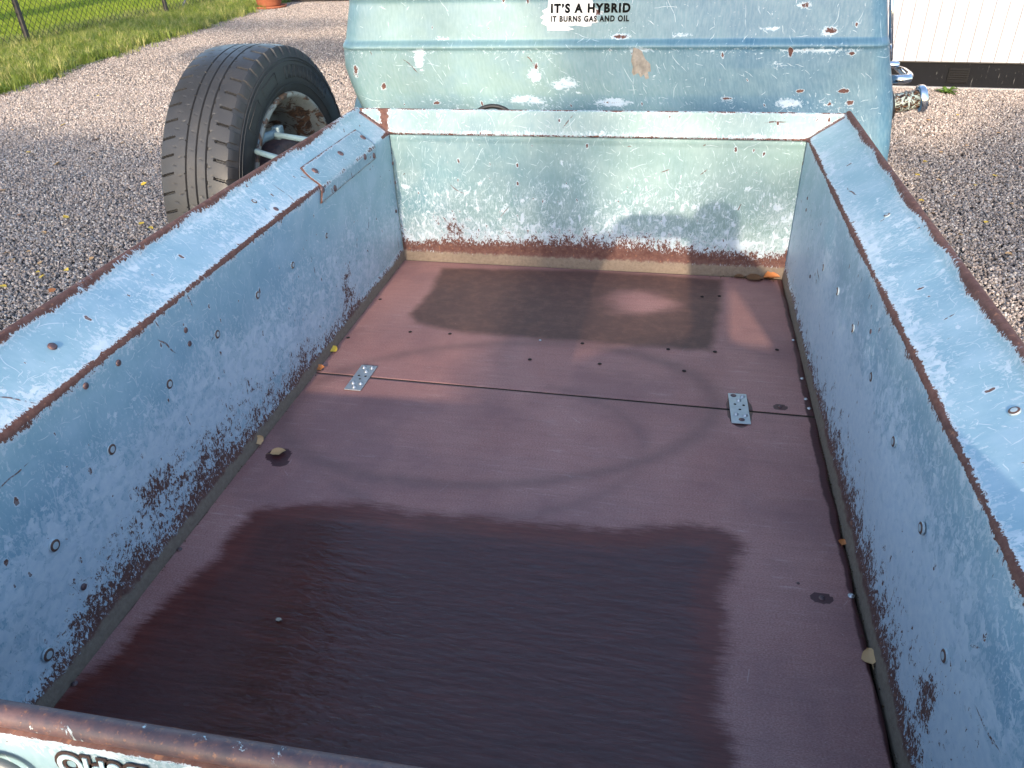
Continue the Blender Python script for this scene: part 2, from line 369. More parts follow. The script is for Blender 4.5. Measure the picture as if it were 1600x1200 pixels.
def leafy(name, c1, c2, c3, tr=.35):
    n = NM(name); oi = n.t.nodes.new('ShaderNodeObjectInfo'); rp = n.t.nodes.new('ShaderNodeValToRGB'); n.set(rp.inputs[0], oi.outputs['Random'])
    ramp(rp, [(0, c1), (.6, c2), (1, c3)]); col = rp.outputs[0]
    n.fin(col, .5, spec=.3)
    tb = n.t.nodes.new('ShaderNodeBsdfTranslucent'); n.set(tb.inputs[0], n.mix(.5, col, (.25, .35, .02)))
    ms = n.t.nodes.new('ShaderNodeMixShader'); ms.inputs[0].default_value = tr
    n.t.links.new(n.b.outputs[0], ms.inputs[1]); n.t.links.new(tb.outputs[0], ms.inputs[2]); n.t.links.new(ms.outputs[0], n.out.inputs[0]); return n.m
grass_m = leafy('lawn_grass', (.13, .20, .015), (.24, .32, .03), (.38, .42, .07))
wild_m = leafy('wild_grass', (.08, .13, .02), (.22, .27, .05), (.50, .44, .19))
# fence line on the ground
fb0, fb1 = ground_pt(47, 72), ground_pt(262, 25); fd = (fb1 - fb0); fd /= np.hypot(fd[0], fd[1]); fd[2] = 0
def fence_x(y): return fb0[0] + (y - fb0[1]) * fd[0] / fd[1]
P = scatter_pts(-16, -4.3, 3.0, 15.5, 900, 0); P = P[frustum_filter(P)]; P = P[P[:, 0] < edge_x(P[:, 1]) - .35]; P[:, 2] = G
instance_stuff('lawn_grass', P, [clump_mesh(k, 14, .045, .03, .0022, .5) for k in range(5)], grass_m, 'short green lawn beyond the wire fence', 'grass', .8, 1.5, flat=False, tilt=.15)
P = scatter_pts(-9, -4.2, 1.5, 12, 700, 0); P = P[frustum_filter(P, 150)]; dd = edge_x(P[:, 1]) - P[:, 0] + rng.normal(0, .07, len(P))
P = P[(dd > 0) & (P[:, 0] > fence_x(P[:, 1]) - .5)]; P[:, 2] = G
instance_stuff('wild_grass', P, [clump_mesh(20 + k, 12, .11, .04, .0024, 1.0) for k in range(5)], wild_m, 'longer wild grass along the foot of the fence', 'grass', .45, 1.35, flat=False, tilt=.3)

# ------------------------------------------------------------------ fence
fence_iron = simple('old_fence_iron', (.035, .03, .028), .7, bump=.002); wire_m = simple('fence_wire', (.025, .027, .025), .5, .3)
fence = thing('chain_link_fence', 'dark wire mesh fence between the lawn and the gravel drive', 'fence', tuple(fb0))
FH = 1.1
for k in (-2.0, 0, 1.0, 2.0):
    b = fb0 + (fb1 - fb0) * k
    bm = bmesh.new(); add_box(bm, (-.021, -.021, -.05), (.021, .021, FH), bev=.004)
    add_box(bm, (-.03, -.03, FH), (.03, .03, FH + .012))
    po = from_bm('post', bm, fence_iron, None); po.location = b; po.rotation_euler.z = math.atan2(fd[1], fd[0]); wparent(po, fence)
br = ground_pt(280, 18)
bm = bmesh.new(); add_tube(bm, [br + np.array([0, 0, -.05]), fb1 + fd * .05 + np.array([.0, 0, .75]) + fd * 1.1], .014, 8)
po = from_bm('brace', bm, simple('galvanised_brace', (.2, .2, .2), .45, .6), fence)
V, Fc = [], []
def wire(a, b, r=.0027):
    a, b = np.array(a), np.array(b); t = b - a; t /= np.linalg.norm(t); s = np.cross(t, (0, 0, 1.)); s /= np.linalg.norm(s); q = np.cross(s, t); k = len(V)
    for e in (a, b):
        for j in range(3):
            V.append(e + r * (s * math.cos(2 * PI * j / 3) + q * math.sin(2 * PI * j / 3)))
    for j in range(3): Fc.append((k + j, k + (j + 1) % 3, k + 3 + (j + 1) % 3, k + 3 + j))
pit = .078; FL0, FL1 = -6.0, 5.2
nrm = np.array([-fd[1], fd[0], 0])
k = FL0
while k < FL1 + FH:
    for sgn in (1, -1):
        # diagonal wires clipped to the panel, the two families woven a wire's thickness apart
        x0, x1 = k, k + sgn * FH * .92
        za, zb = 0.02, FH - .02
        wire(fb0 + fd * x0 + nrm * .002 * sgn + np.array([0, 0, za]), fb0 + fd * x1 + nrm * .002 * sgn + np.array([0, 0, zb]))
    k += pit
for z in (.03, .55, FH - .02): wire(fb0 + fd * (FL0 - 1) + nrm * .006 + np.array([0, 0, z]), fb0 + fd * (FL1 + 1) + nrm * .006 + np.array([0, 0, z]), .0022)
o = raw_mesh('wire_mesh', V, Fc, wire_m, fence); tag(o, kind='stuff')

# ------------------------------------------------------------------ gate and pot at the far end of the drive
g0, g1 = ground_pt(436, 4), ground_pt(560, 2)
gate = thing('metal_gate', 'dark metal gate across the far end of the gravel drive', 'gate', tuple(g0))
gd = (g1 - g0) / np.linalg.norm((g1 - g0)); W_ = 3.2
for z in (.03, 1.1):
    bm = bmesh.new(); add_tube(bm, [g0 + np.array([0, 0, z]), g0 + gd * W_ + np.array([0, 0, z])], .02, 8); from_bm('rail', bm, fence_iron, gate)
for k in range(17):
    q = g0 + gd * W_ * k / 16
    bm = bmesh.new(); add_tube(bm, [q + np.array([0, 0, .045]), q + np.array([0, 0, 1.085])], .008 if 0 < k < 16 else .022, 6); from_bm('bar' if 0 < k < 16 else 'gate_post', bm, fence_iron, gate)
terra = simple('terracotta', (.32, .10, .05), .8, bump=.002)
pc = ground_pt(422, 12); pot = thing('flower_pot', 'round terracotta flower pot at the end of the grass strip', 'pot', tuple(pc))
bm = bmesh.new(); add_lathe(bm, [(.0, 0), (.12, 0), (.16, .05), (.18, .16), (.205, .165), (.21, .2), (.19, .2), (.18, .17), (0, .17)], 28, Matrix.Translation(pc)); from_bm('pot_body', bm, terra, pot, True)
bm = bmesh.new(); add_lathe(bm, [(0, .001), (.22, .001), (.235, .03), (.225, .03), (.21, .012), (0, .012)], 28, Matrix.Translation(pc)); from_bm('saucer', bm, terra, pot, True)

# ------------------------------------------------------------------ white building on the right
wy = ground_pt(1500, 138)[1]
pa, pb = ground_pt(1410, 137), ground_pt(1600, 142)
wdir = pb - pa; wdir /= np.linalg.norm(wdir); 
n = NM('white_cladding'); p = n.obj()
white_m = n.fin(n.mix(n.noise(n.scale(p, (1, 1, .2)), 6, 5, .6), (.36, .36, .39), (.31, .31, .345)), .55, n.bump(n.noise(p, 60, 4, .6), .001, .5))
n = NM('black_plinth'); p = n.obj()
sp = n.step(n.noise(p, 45, 6, .7), .66, .70); st = n.step(n.noise(n.scale(p, (3, 1, .25)), 40, 4, .6), .66, .69)
plinth_m = n.fin(n.mix(n.M('MULTIPLY', n.M('MAXIMUM', sp, st), .55), n.mix(n.noise(p, 8, 4, .6), (.005, .0055, .007), (.009, .0095, .012)), (.16, .16, .16)), .8, spec=.12)
conc_m = simple('plinth_foot_concrete', (.30, .29, .29), .85, bump=.003)
vent_m = simple('vent_plastic', (.008, .008, .009), .7, spec=.15)
bld = thing('white_building', 'white boarded building with a black plinth beyond the gravel', 'building', tuple(pa))
ang = math.atan2(wdir[1], wdir[0]); BM = Matrix.Translation(pa) @ Matrix.Rotation(ang, 4, 'Z')
ptop = at(1500, 97, y=pa[1] + (at(1500, 138, G)[0] - pa[0]) * wdir[1] / wdir[0])[2] - G
sp_ = .0735
def bput(name, lo, hi, mat, bev=0, mesh=None):
    bm = bmesh.new(); add_box(bm, lo, hi, bev=bev); bmesh.ops.transform(bm, matrix=BM, verts=bm.verts); return from_bm(name, bm, mat, bld)
bput('plinth', (-3, .012, -.02), (6, 1.8, ptop + .01), plinth_m)
bput('wall_core', (-3, .014, ptop + .01), (6, 1.8, 2.4), simple('wall_backing', (.04, .04, .04), .9, spec=.1))
bput('footing', (-3, -.012, -.03), (6, .011, .012), conc_m, .003)
bput('drip_edge', (-3, -.006, ptop - .006), (6, .0115, ptop - .001), simple('drip_flashing', (.02, .02, .02), .4))
bput('roof', (-3.1, -.12, 2.401), (6.1, 2.0, 2.5), fence_iron)
bm = bmesh.new(); add_box(bm, (0, -.004, ptop), (sp_ - .0020, .0135, 2.4), bev=.0012); bmesh.ops.transform(bm, matrix=Matrix.Rotation(ang, 4, 'Z'), verts=bm.verts)
bme = bpy.data.meshes.new('cladding_board'); bm.to_mesh(bme); bm.free(); bme.materials.append(white_m)
bm = bmesh.new(); bmesh.ops.create_cone(bm, segments=8, radius1=.0022, radius2=.0015, depth=.0012, cap_ends=True); bmesh.ops.transform(bm, matrix=Matrix.Rotation(ang, 4, 'Z') @ Matrix.Rotation(PI / 2, 4, 'X'), verts=bm.verts)
sme = bpy.data.meshes.new('screw'); bm.to_mesh(sme); bm.free(); sme.materials.append(simple('board_screw', (.35, .33, .32), .5, .5))
off = (at(1430, 97, y=pa[1])[0] - pa[0]) % sp_
for k in range(-6, 28):
    bo = bpy.data.objects.new('cladding_board', bme); C.objects.link(bo); bo.location = pa + wdir * (off + k * sp_); wparent(bo, bld)
    so = bpy.data.objects.new('screw', sme); C.objects.link(so); so.location = pa + wdir * (off + (k + .12) * sp_) + np.array([0, -.0046, ptop + .014]); wparent(so, bo)
    so.matrix_parent_inverse = Matrix.Translation(-bo.location) if False else so.matrix_parent_inverse
vx = (at(1495, 120, y=wy)[0] - pa[0]) / wdir[0]
vf = bput('vent', (vx - .06, .004, .035), (vx + .06, .0118, .125), vent_m, .002)
for k in range(6):
    bm = bmesh.new(); add_box(bm, (-.052, -.003, -.004), (.052, .005, .0015), Matrix.Translation((vx, .001, .047 + k * .0135)) @ Matrix.Rotation(-.5, 4, 'X')); bmesh.ops.transform(bm, matrix=BM, verts=bm.verts)
    from_bm('slat', bm, vent_m, vf)
wp = ground_pt(1478, 146)
weed = thing('weed', 'small green weed growing at the foot of the black plinth', 'plant', tuple(wp))
weed_m = leafy('weed_leaf', (.08, .16, .03), (.13, .22, .04), (.2, .3, .08))
for k in range(22):
    a = k * 2.4; L = random.uniform(.04, .085); bm = bmesh.new(); tz = random.uniform(.006, .035)
    pr = [(0, .002), (.25, .006), (.5, .012), (.75, .009), (1, .0005)]
    vs = [(bm.verts.new((f_ * L, -w_, .004 + tz * math.sin(f_ * 2.2))), bm.verts.new((f_ * L, 0, .001 + tz * math.sin(f_ * 2.2))), bm.verts.new((f_ * L, w_, .004 + tz * math.sin(f_ * 2.2)))) for f_, w_ in pr]
    for a_, b_ in zip(vs, vs[1:]):
        bm.faces.new((a_[0], b_[0], b_[1], a_[1])); bm.faces.new((a_[1], b_[1], b_[2], a_[2]))
    bmesh.ops.transform(bm, matrix=Matrix.Translation(wp) @ Matrix.Rotation(a, 4, 'Z'), verts=bm.verts)
    from_bm('leaf', bm, weed_m, weed, True)

# ------------------------------------------------------------------ the pickup truck
truck = thing('pickup_truck', 'old light blue pickup truck with scratched paint, rust and an empty bed', 'pickup truck', (0, 0, G))
W = .55; H = .374; FW = .0906; SLT = .0614 / .0906; SL = PI / 2 - math.atan(SLT)      # the rails slope up and outward
def gauss(x, c, s): return np.exp(-((x - c) / s) ** 2)
def at_rail(px, py, side=-1, lift=0.0):
    nrm_ = np.array([-side * SLT, 0, 1.]); nrm_ /= np.linalg.norm(nrm_); q = np.array([side * W, 0, H]) + nrm_ * lift
    d = F + R_ * (px - 800) / FPX - U * (py - 600) / FPX; return CAM + d * ((q - CAM) @ nrm_) / (d @ nrm_)
RN = {s_: tuple(np.array([-s_ * SLT, 0, 1.]) / math.hypot(SLT, 1)) for s_ in (-1, 1)}
def side_panel(side):
    # profile in (outward offset, height); s = arc length
    pr = [(-.006, -.012), (-.006, .0), (-.005, .012), (-.002, .028), (0, .034)] + [(0, z) for z in np.arange(.045, .358, .0085)]
    for a in np.linspace(0, SL, 6): pr.append((.012 - .012 * math.cos(a), .3675 + .012 * math.sin(a)))
    x0_, z0_ = pr[-1]
    pr += [(x_, z0_ + (x_ - x0_) * SLT) for x_ in np.arange(x0_ + .006, .081, .006)]
 
    nb0 = len(pr)
    for a in np.linspace(PI * .86, -PI * .1, 10): pr.append((.0865 + .0075 * math.cos(a), .4335 + .0075 * math.sin(a)))
    pr += [(.0935, .42), (.0925, .33), (.0925, .2), (.0925, 0), (.0925, -.06)]
    pr = np.array(pr); seg = np.hypot(*np.diff(pr, axis=0).T); s = np.concatenate([[0], np.cumsum(seg)])
    ny = 260; t = np.linspace(0, 1, ny)
    yend = np.where(pr[:, 1] > .36, -.001 + .006 * np.clip(pr[:, 0] / FW, 0, 1), 0.0)
    ystart = -1.735
    Y = ystart + (yend[:, None] - ystart) * t[None, :]
    X = np.repeat(pr[:, :1], ny, 1); Z = np.repeat(pr[:, 1:], ny, 1)
    # dents
    rr = np.random.default_rng(3 if side < 0 else 9); dent = np.zeros_like(Y); body = (np.minimum(s, H) / H)[:, None]
    for i in range(26):
        cy, cs, sz, am = rr.uniform(-1.7, 0), rr.uniform(.05, .33), rr.uniform(.03, .11), rr.uniform(-.0035, .0035)
        dent += am * np.exp(-((Y - cy) ** 2 + (s[:, None] - cs) ** 2) / sz ** 2)
    flat = np.exp(-((s[:, None] - .374) / .02) ** 2)
    X = X + dent * (1 - flat) * np.where(pr[:, 1:] < .355, 1, 0) * np.clip((s[:, None]) / .08, 0, 1)
    fl = (pr[:, 1:] > .38) & (pr[:, :1] < .08)
    dz = np.zeros_like(Y)
    for i in range(14):
        cy, cx, sz, am = rr.uniform(-1.7, 0), rr.uniform(.02, .07), rr.uniform(.03, .09), rr.uniform(-.002, .001)
        dz += am * np.exp(-((Y - cy) ** 2 + (X - cx) ** 2) / sz ** 2)
    Z = Z + np.where(fl, dz, 0) + .0016 * np.sin(Y * 5 + side) * np.where(Z > .36, 1, 0)
    P = np.stack([side * (W + X), Y, Z], -1)
    S_ = np.repeat(s[:, None], ny, 1); sb = s[(pr[:, 1] > .3665).argmax()] + .006; so = s[nb0]
    sbend = S_ - sb; on_wall = (S_ < sb)
    rust = .74 * np.exp(-np.clip(S_ - .03, 0, 1) / .04) + .17
    # big worn patches of the wall
    blobs = ([(-1.22, .15, .06, .05, .62), (-.41, .15, .045, .06, .72), (-.43, .09, .08, .06, .5), (-.93, .16, .10, .05, .28), (-1.0, .1, .3, .07, .38), (-1.4, .08, .12, .07, .52), (-1.1, .09, .1, .07, .4), (-.7, .09, .12, .06, .35), (-1.3, .16, .1, .09, .2)] if side < 0 else
             [(-1.0, .06, .5, .09, .35), (-1.42, .14, .03, .05, .5), (-.9, .12, .3, .1, .22), (-1.3, .16, .2, .14, .28), (-.65, .2, .04, .06, .3), (-1.05, .3, .2, .06, .22), (-1.5, .2, .1, .15, .3)])
    for cy, cs, sy, ss, am in blobs: rust += .60 * am * np.exp(-((Y - cy) / sy) ** 2 - ((S_ - cs) / ss) ** 2)
    if side < 0: rust -= .35 * np.exp(-((Y + .1) / .22) ** 2) * (S_ > .05)
    edgew = .0045 if side < 0 else .005
    bw = gauss(S_, sb, .0066) * (1.05 + .25 * np.sin(Y * 17) * np.sin(Y * 7 + side)) * 1.0 * np.where((Y > -.38) & (Y < -.06) & (side < 0), .25, 1)
    bead = (1.0 + .25 * np.sin(Y * 31 + side) * np.sin(Y * 12)) * np.clip((S_ - (so - .012 + .005 * np.sin(Y * 9 + side) * np.sin(Y * 23))) / .016, 0, 1)
    rust = np.where(on_wall, rust, .16) + bw + bead
    rust = np.where(Y > -.25, rust * 1.0 - bead * (.35 if side < 0 else 0), rust)
    white = .42 * np.exp(-((S_ - .12) / .11) ** 2) + .26 * np.exp(-((S_ - .22) / .08) ** 2) * np.clip(-Y, 0, 1)
    if side > 0: white += .24
    else: white += .12 * np.clip(-Y - .7, 0, 1)  # extra pale wear toward the near end, lightening the shaded wall by colour
    white = np.where(on_wall, white, .12 * np.exp(-((S_ - sb - .012) / .018) ** 2) + .12 * np.exp(-((so - .015 - S_) / .012) ** 2) + .17 + .10 * np.sin(Y * 11) * np.sin(Y * 4 + 1))
    white += .16 * np.exp(-(sbend / .022) ** 2)
    dirt = 1.0 * np.exp(-(S_ / .042) ** 4)
    tint = .25 + .55 * np.exp(-((Y - .05) / .5) ** 2)  # greener at the lit far end, shade's blue painted into the rest
    tint = np.where(on_wall, tint, tint * .8)
    uv = np.stack([Y + (10 if side < 0 else 30), S_], -1)
    return grid('side_panel', P, paint if True else None, truck, uv, dict(rust=rust, white=white, dirt=dirt, tint=tint), flip=(side > 0))
left_panel = side_panel(-1); right_panel = side_panel(1)

# headboard
nx, nz = 170, 70; X, Z = np.meshgrid(np.linspace(-W + .002, W - .002, nx), np.concatenate([np.linspace(-.012, .04, 10), np.linspace(.046, .368, nz - 10)]), indexing='ij')
Y = -.010 * np.clip(1 - (Z / .034), 0, 1) ** .6
rr = np.random.default_rng(5)
for i in range(18):
    cx, cz, sz, am = rr.uniform(-.5, .5), rr.uniform(.06, .33), rr.uniform(.04, .12), rr.uniform(-.003, .003); Y = Y + am * np.exp(-((X - cx) ** 2 + (Z - cz) ** 2) / sz ** 2)
Y = Y + np.where(Z > .355, -.0022, 0)
rust = .72 * np.exp(-((Z - .035) / .03) ** 2) + .22 * np.exp(-((Z - .08) / .06) ** 2) + .14 + .35 * gauss(X, -.4, .06) * gauss(Z, .13, .06) + .3 * np.exp(-((np.abs(X) - W) / .01) ** 2) + .22 * gauss(X, .15, .25) * gauss(Z, .08, .04) + .2 * gauss(X, -.1, .25) * gauss(Z, .07, .05)
white = .34 * np.exp(-((Z - .07) / .06) ** 2) + .27 * np.exp(-((Z - .18) / .09) ** 2) + .06
dirt = np.exp(-(np.clip(Z + .01, 0, 1) / .042) ** 4)
tint = .6 + .25 * np.sin(X * 4)
headboard = grid('headboard', np.stack([X, Y, Z], -1), paint_head, truck, np.stack([X + 50, Z], -1), dict(rust=rust, white=white, dirt=dirt, tint=tint), flip=False)
# its top rail: an upright strip above a shadow gap, cut on the slope of the side rails
nx, nv = 200, 16; tt = np.linspace(-1, 1, nx)
prf = [(.004, .3705), (-.0040, .3705), (-.0048, .3735), (-.0046, .377)] + [(-.0042 + .009 * v_, .378 + .0545 * v_) for v_ in np.linspace(.04, 1, 10)] + [(.0060, .4355), (.0085, .4362), (.0105, .4345), (.0110, .30)]
prf = np.array(prf); hw = W - .003 + np.clip((prf[:, 1] - .374) / SLT, 0, .0906)
X = tt[:, None] * hw[None, :]; Y = np.repeat(prf[None, :, 0], nx, 0) - .0009 * np.sin(X * 9) * (prf[None, :, 1] > .372); Z = np.repeat(prf[None, :, 1], nx, 0) + .0006 * np.sin(X * 6)
sarc = np.concatenate([[0], np.cumsum(np.hypot(*np.diff(prf, axis=0).T))])[None, :].repeat(nx, 0)
rust = .1 + .85 * gauss(Z, .4355, .0030) * (.55 + .45 * np.sin(X * 23) ** 2) + .75 * gauss(Z, .3725, .004) + 1.2 * gauss(X, -W - .010, .013) * (Z > .385) + .9 * np.exp(-((np.abs(X) - hw[None, :]) / .007) ** 2)
grid('top_rail', np.stack([X, Y, Z], -1), paint_head, truck, np.stack([X + 70, sarc], -1), dict(rust=rust, white=.16 + .3 * gauss(Z, .378, .005), dirt=rust * 0, tint=.3 + .2 * np.sin(X * 5)), flip=False)
for s_ in (-1, 1):      # rusty mitre strips in the corners
    bm = bmesh.new(); a = Vector((s_ * (W - .003), -.0075, .371)); b = Vector((s_ * (W + .088), -.003, .4335))
    add_tube(bm, [a, a.lerp(b, .3), a.lerp(b, .7), b], [.0035, .003, .0036, .0028], 8); from_bm('mitre_weld', bm, rust_m, truck, True)

# bed substructure seen in the cracks
bm = bmesh.new(); add_box(bm, (-W - .088, -1.73, -.075), (W + .088, .055, -.0225)); from_bm('bed_frame', bm, dark_gap, truck)

# ---- floor boards
pud_px = [(398, 795), (450, 788), (560, 785), (640, 800), (730, 806), (850, 818), (960, 828), (1060, 820), (1120, 822), (1165, 850), (1150, 890), (1130, 930), (1140, 1000), (1128, 1060), (1120, 1120), (1150, 1170), (1165, 1260), (1180, 1330)]
pud = [at(*q)[:2] for q in pud_px]; pud += [np.array([.3, -1.80]), np.array([-.60, -1.80])]
pud += [at(*q)[:2] for q in [(78, 1100), (110, 1068), (185, 1018), (200, 990), (250, 945), (300, 900), (340, 872), (350, 850), (372, 822)]]
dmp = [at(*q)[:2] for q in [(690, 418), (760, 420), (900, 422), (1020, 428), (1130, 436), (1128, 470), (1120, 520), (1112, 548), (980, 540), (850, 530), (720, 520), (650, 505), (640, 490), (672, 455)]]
def sdist(X, Y, poly):
    """signed distance, negative inside"""
    P = np.stack([X.ravel(), Y.ravel()], 1); d = np.full(len(P), 1e9); ins = np.zeros(len(P), bool); m = len(poly)
    for i in range(m):
        a, b = np.array(poly[i]), np.array(poly[(i + 1) % m]); ab = b - a; t = np.clip(((P - a) @ ab) / (ab @ ab + 1e-12), 0, 1); d = np.minimum(d, np.hypot(*(P - a - t[:, None] * ab).T))
        c = ((a[1] > P[:, 1]) != (b[1] > P[:, 1])) & (P[:, 0] < (b[0] - a[0]) * (P[:, 1] - a[1]) / (b[1] - a[1] + 1e-12) + a[0]); ins ^= c
    return np.where(ins, -d, d).reshape(X.shape)
def ell(X, Y, px, py, rx, ry, soft=.3):
    c = at(px, py); r = np.hypot((X - c[0]) / rx, (Y - c[1]) / ry); return np.clip((1 - r) / soft + .5, 0, 1)
SPOTS = [(435, 711, .026, .022), (1219, 636, .014, .012), (1284, 935, .017, .012), (437, 722, .018, .014), (1155, 640, .026, .064)]
def floor_attrs(X, Y):
    wet = np.clip(.5 - sdist(X, Y, pud) / .12, 0, 1)
    spot = np.zeros_like(X)
    for px, py, rx, ry in SPOTS: spot = np.maximum(spot, ell(X, Y, px, py, rx, ry, .12))
    # damp along the right wall and at the seam end
    dr = W - X
    rightw = np.clip(.5 - (dr - .020 - .003 * np.sin(Y * 5.7)) / .045, 0, 1)
    dl = X + W
    leftw = np.clip(.5 - (dl - .005 - .003 * np.sin(Y * 31)) / .006, 0, 1) * .8
    back = np.clip(.5 - (-.02 - Y) / .02, 0, 1) * .3
    spot = np.maximum(np.maximum(spot, rightw), np.maximum(leftw, back))
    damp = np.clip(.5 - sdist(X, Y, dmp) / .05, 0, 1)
    c = at(1000, 472); damp = damp * (1 - .9 * np.exp(-((X - c[0]) / .10) ** 2 - ((Y - c[1]) / .075) ** 2))  # lighter spot paints the sunlit hole between the photographer's arms into the floor
    # grey rubbed rings left by a round load
    ring = np.zeros_like(X)
    def add_ring(cx, cy, rx, ry, rot, wd, am, a0=-9, a1=9):
        x_, y_ = X - cx, Y - cy; u_ = (x_ * math.cos(rot) + y_ * math.sin(rot)) / rx; v_ = (-x_ * math.sin(rot) + y_ * math.cos(rot)) / ry
        r = np.hypot(u_, v_); an = np.arctan2(v_, u_)
        return am * np.exp(-((r - 1) * min(rx, ry) / wd) ** 2) * ((an > a0) & (an < a1))
    ring = np.maximum(ring, add_ring(-.10, -.735, .455, .265, .22, .017, .55))
    ring = np.maximum(ring, add_ring(-.12, -.865, .33, .225, .06, .012, .30, -2.6, 1.2))
    return dict(wet=wet, spot=spot, damp=damp, ring=ring)
n = NM('red_plywood'); uv = n.uv(); wet, spot, damp, ring = (n.attr(k) for k in ('wet', 'spot', 'damp', 'ring'))
gr = n.noise(n.scale(uv, (.16, 1, 1)), 330, 5, .7, .4); gr2 = n.noise(n.scale(uv, (.07, 1, 1)), 90, 5, .6); cloud = n.noise(uv, 5, 5, .6, .5); cl2 = n.noise(n.scale(uv, (.5, 1, 1)), 16, 6, .65)
fringe = n.M('ADD', n.M('MULTIPLY', n.noise(n.scale(uv, (.09, 1, 1)), 330, 3, .7), .55), n.M('MULTIPLY', n.noise(n.scale(uv, (.25, 1, 1)), 70, 4, .6), .45)); fr2 = n.noise(uv, 20, 4, .6)
wm = n.step(n.M('ADD', wet, n.M('ADD', n.M('MULTIPLY', n.M('SUBTRACT', fringe, .5), .62), n.M('MULTIPLY', n.M('SUBTRACT', fr2, .5), .18))), .36, .64)
sm = n.step(n.M('ADD', spot, n.M('MULTIPLY', n.M('SUBTRACT', fr2, .5), .35)), .45, .55)
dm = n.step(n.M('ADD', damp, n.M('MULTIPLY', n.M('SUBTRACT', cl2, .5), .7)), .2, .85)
dry = n.mix(n.step(cloud, .3, .7), (.27, .118, .108), (.33, .165, .15))
dry = n.mix(n.M('MULTIPLY', n.step(gr, .35, .7), .55), dry, (.30, .17, .155)); dry = n.mix(n.M('MULTIPLY', n.step(gr2, .42, .75), .25), dry, (.14, .065, .06))
dry = n.mix(n.M('MULTIPLY', n.step(n.M('MULTIPLY', gr, n.step(cl2, .45, .7)), .56, .66), .6), dry, (.5, .42, .42))
scn = n.scratches(uv, 12, .0007, .25, .7, .01); dry = n.mix(n.M('MULTIPLY', scn, n.M('MULTIPLY', n.step(cl2, .5, .6), .5)), dry, (.5, .4, .38))
fine = n.noise(n.scale(uv, (.5, 1, 1)), 620, 3, .7); dry = n.mix(n.M('MULTIPLY', n.step(fine, .40, .70), .30), dry, (.48, .32, .29)); wisp = n.M('MULTIPLY', n.step(n.noise(n.scale(uv, (.12, 1, 1)), 120, 6, .75, .3), .54, .68), n.step(cloud, .40, .62)); dry = n.mix(n.M('MULTIPLY', wisp, .45), dry, (.50, .36, .34)); dry = n.mix(n.M('MULTIPLY', n.step(fine, .58, .32), .35), dry, (.12, .05, .048)); purp = n.step(n.noise(uv, 3.1, 5, .65), .42, .64); dry = n.mix(n.M('MULTIPLY', purp, .42), dry, (.13, .07, .08))
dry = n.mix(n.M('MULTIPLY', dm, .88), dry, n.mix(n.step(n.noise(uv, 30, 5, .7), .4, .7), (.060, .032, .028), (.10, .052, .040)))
dry = n.mix(n.M('MULTIPLY', ring, n.M('ADD', .35, n.M('MULTIPLY', cl2, .6))), dry, (.075, .05, .052))
specks = n.step(n.noise(uv, 330, 2, .5), .74, .77); dry = n.mix(n.M('MULTIPLY', specks, .6), dry, (.5, .42, .38))
gr3 = n.noise(n.scale(uv, (.2, 1, 1)), 170, 3, .6, .5); wetc = n.mix(n.step(gr2, .3, .7), (.085, .017, .011), (.135, .033, .024)); wetc = n.mix(n.M('MULTIPLY', n.step(cloud, .35, .65), .5), wetc, (.092, .022, .016)); wetc = n.mix(n.M('MULTIPLY', n.step(gr3, .40, .60), .28), wetc, (.050, .015, .013))
col = n.mix(sm, dry, (.065, .025, .026)); col = n.mix(wm, col, wetc)
h = n.M('ADD', n.M('MULTIPLY', gr, .7), n.M('MULTIPLY', gr2, .6))
plywood = n.fin(col, n.M('SUBTRACT', .62, n.M('MULTIPLY', n.M('MAXIMUM', wm, sm), .34)), n.bump(h, .0009, .7), spec=.4)
sub = []
def floor_board(yfa, yfb, yra, yrb, xl, xr):
    """front edge yfa(left)..yfb(right), rear edge yra..yrb"""
    nx, ny = 230, int(abs(yfa - yra) / .005)
    tx = np.linspace(0, 1, nx)[:, None]; ty = np.linspace(0, 1, ny)[None, :]
    yf = yfa + (yfb - yfa) * tx; yr = yra + (yrb - yra) * tx
    Y = yr + (yf - yr) * ty; X = (xl(Y) + (xr(Y) - xl(Y)) * tx)
    X = X + 0 * Y; jag = .0012
    Z = .0007 * np.sin(X * 3 + 1) * np.sin(Y * 4)
    Z = Z + 0 * X
    return grid('floor_board', np.stack([X, Y, Z], -1), plywood, truck, np.stack([X + 5, Y + 5], -1), floor_attrs(X, Y), flip=False)
xl = lambda Y: -W + .002 + .0015 * np.sin(Y * 40) + .001 * np.sin(Y * 93)
xr = lambda Y: W - .009 - .004 * np.sin(Y * 3.0) - .0015 * np.sin(Y * 47) + .006 * np.clip(-1.3 - Y, 0, .4)
fA = floor_board(-.012, -.02, -.6655, -.684, xl, xr)
fB = floor_board(-.6695, -.6895, -1.733, -1.733, xl, xr)
for fo in (fA, fB):
    md = fo.modifiers.new('thickness', 'SOLIDIFY'); md.thickness = .012; md.offset = -1; fo.data.materials.append(dark_gap); md.material_offset_rim = 1
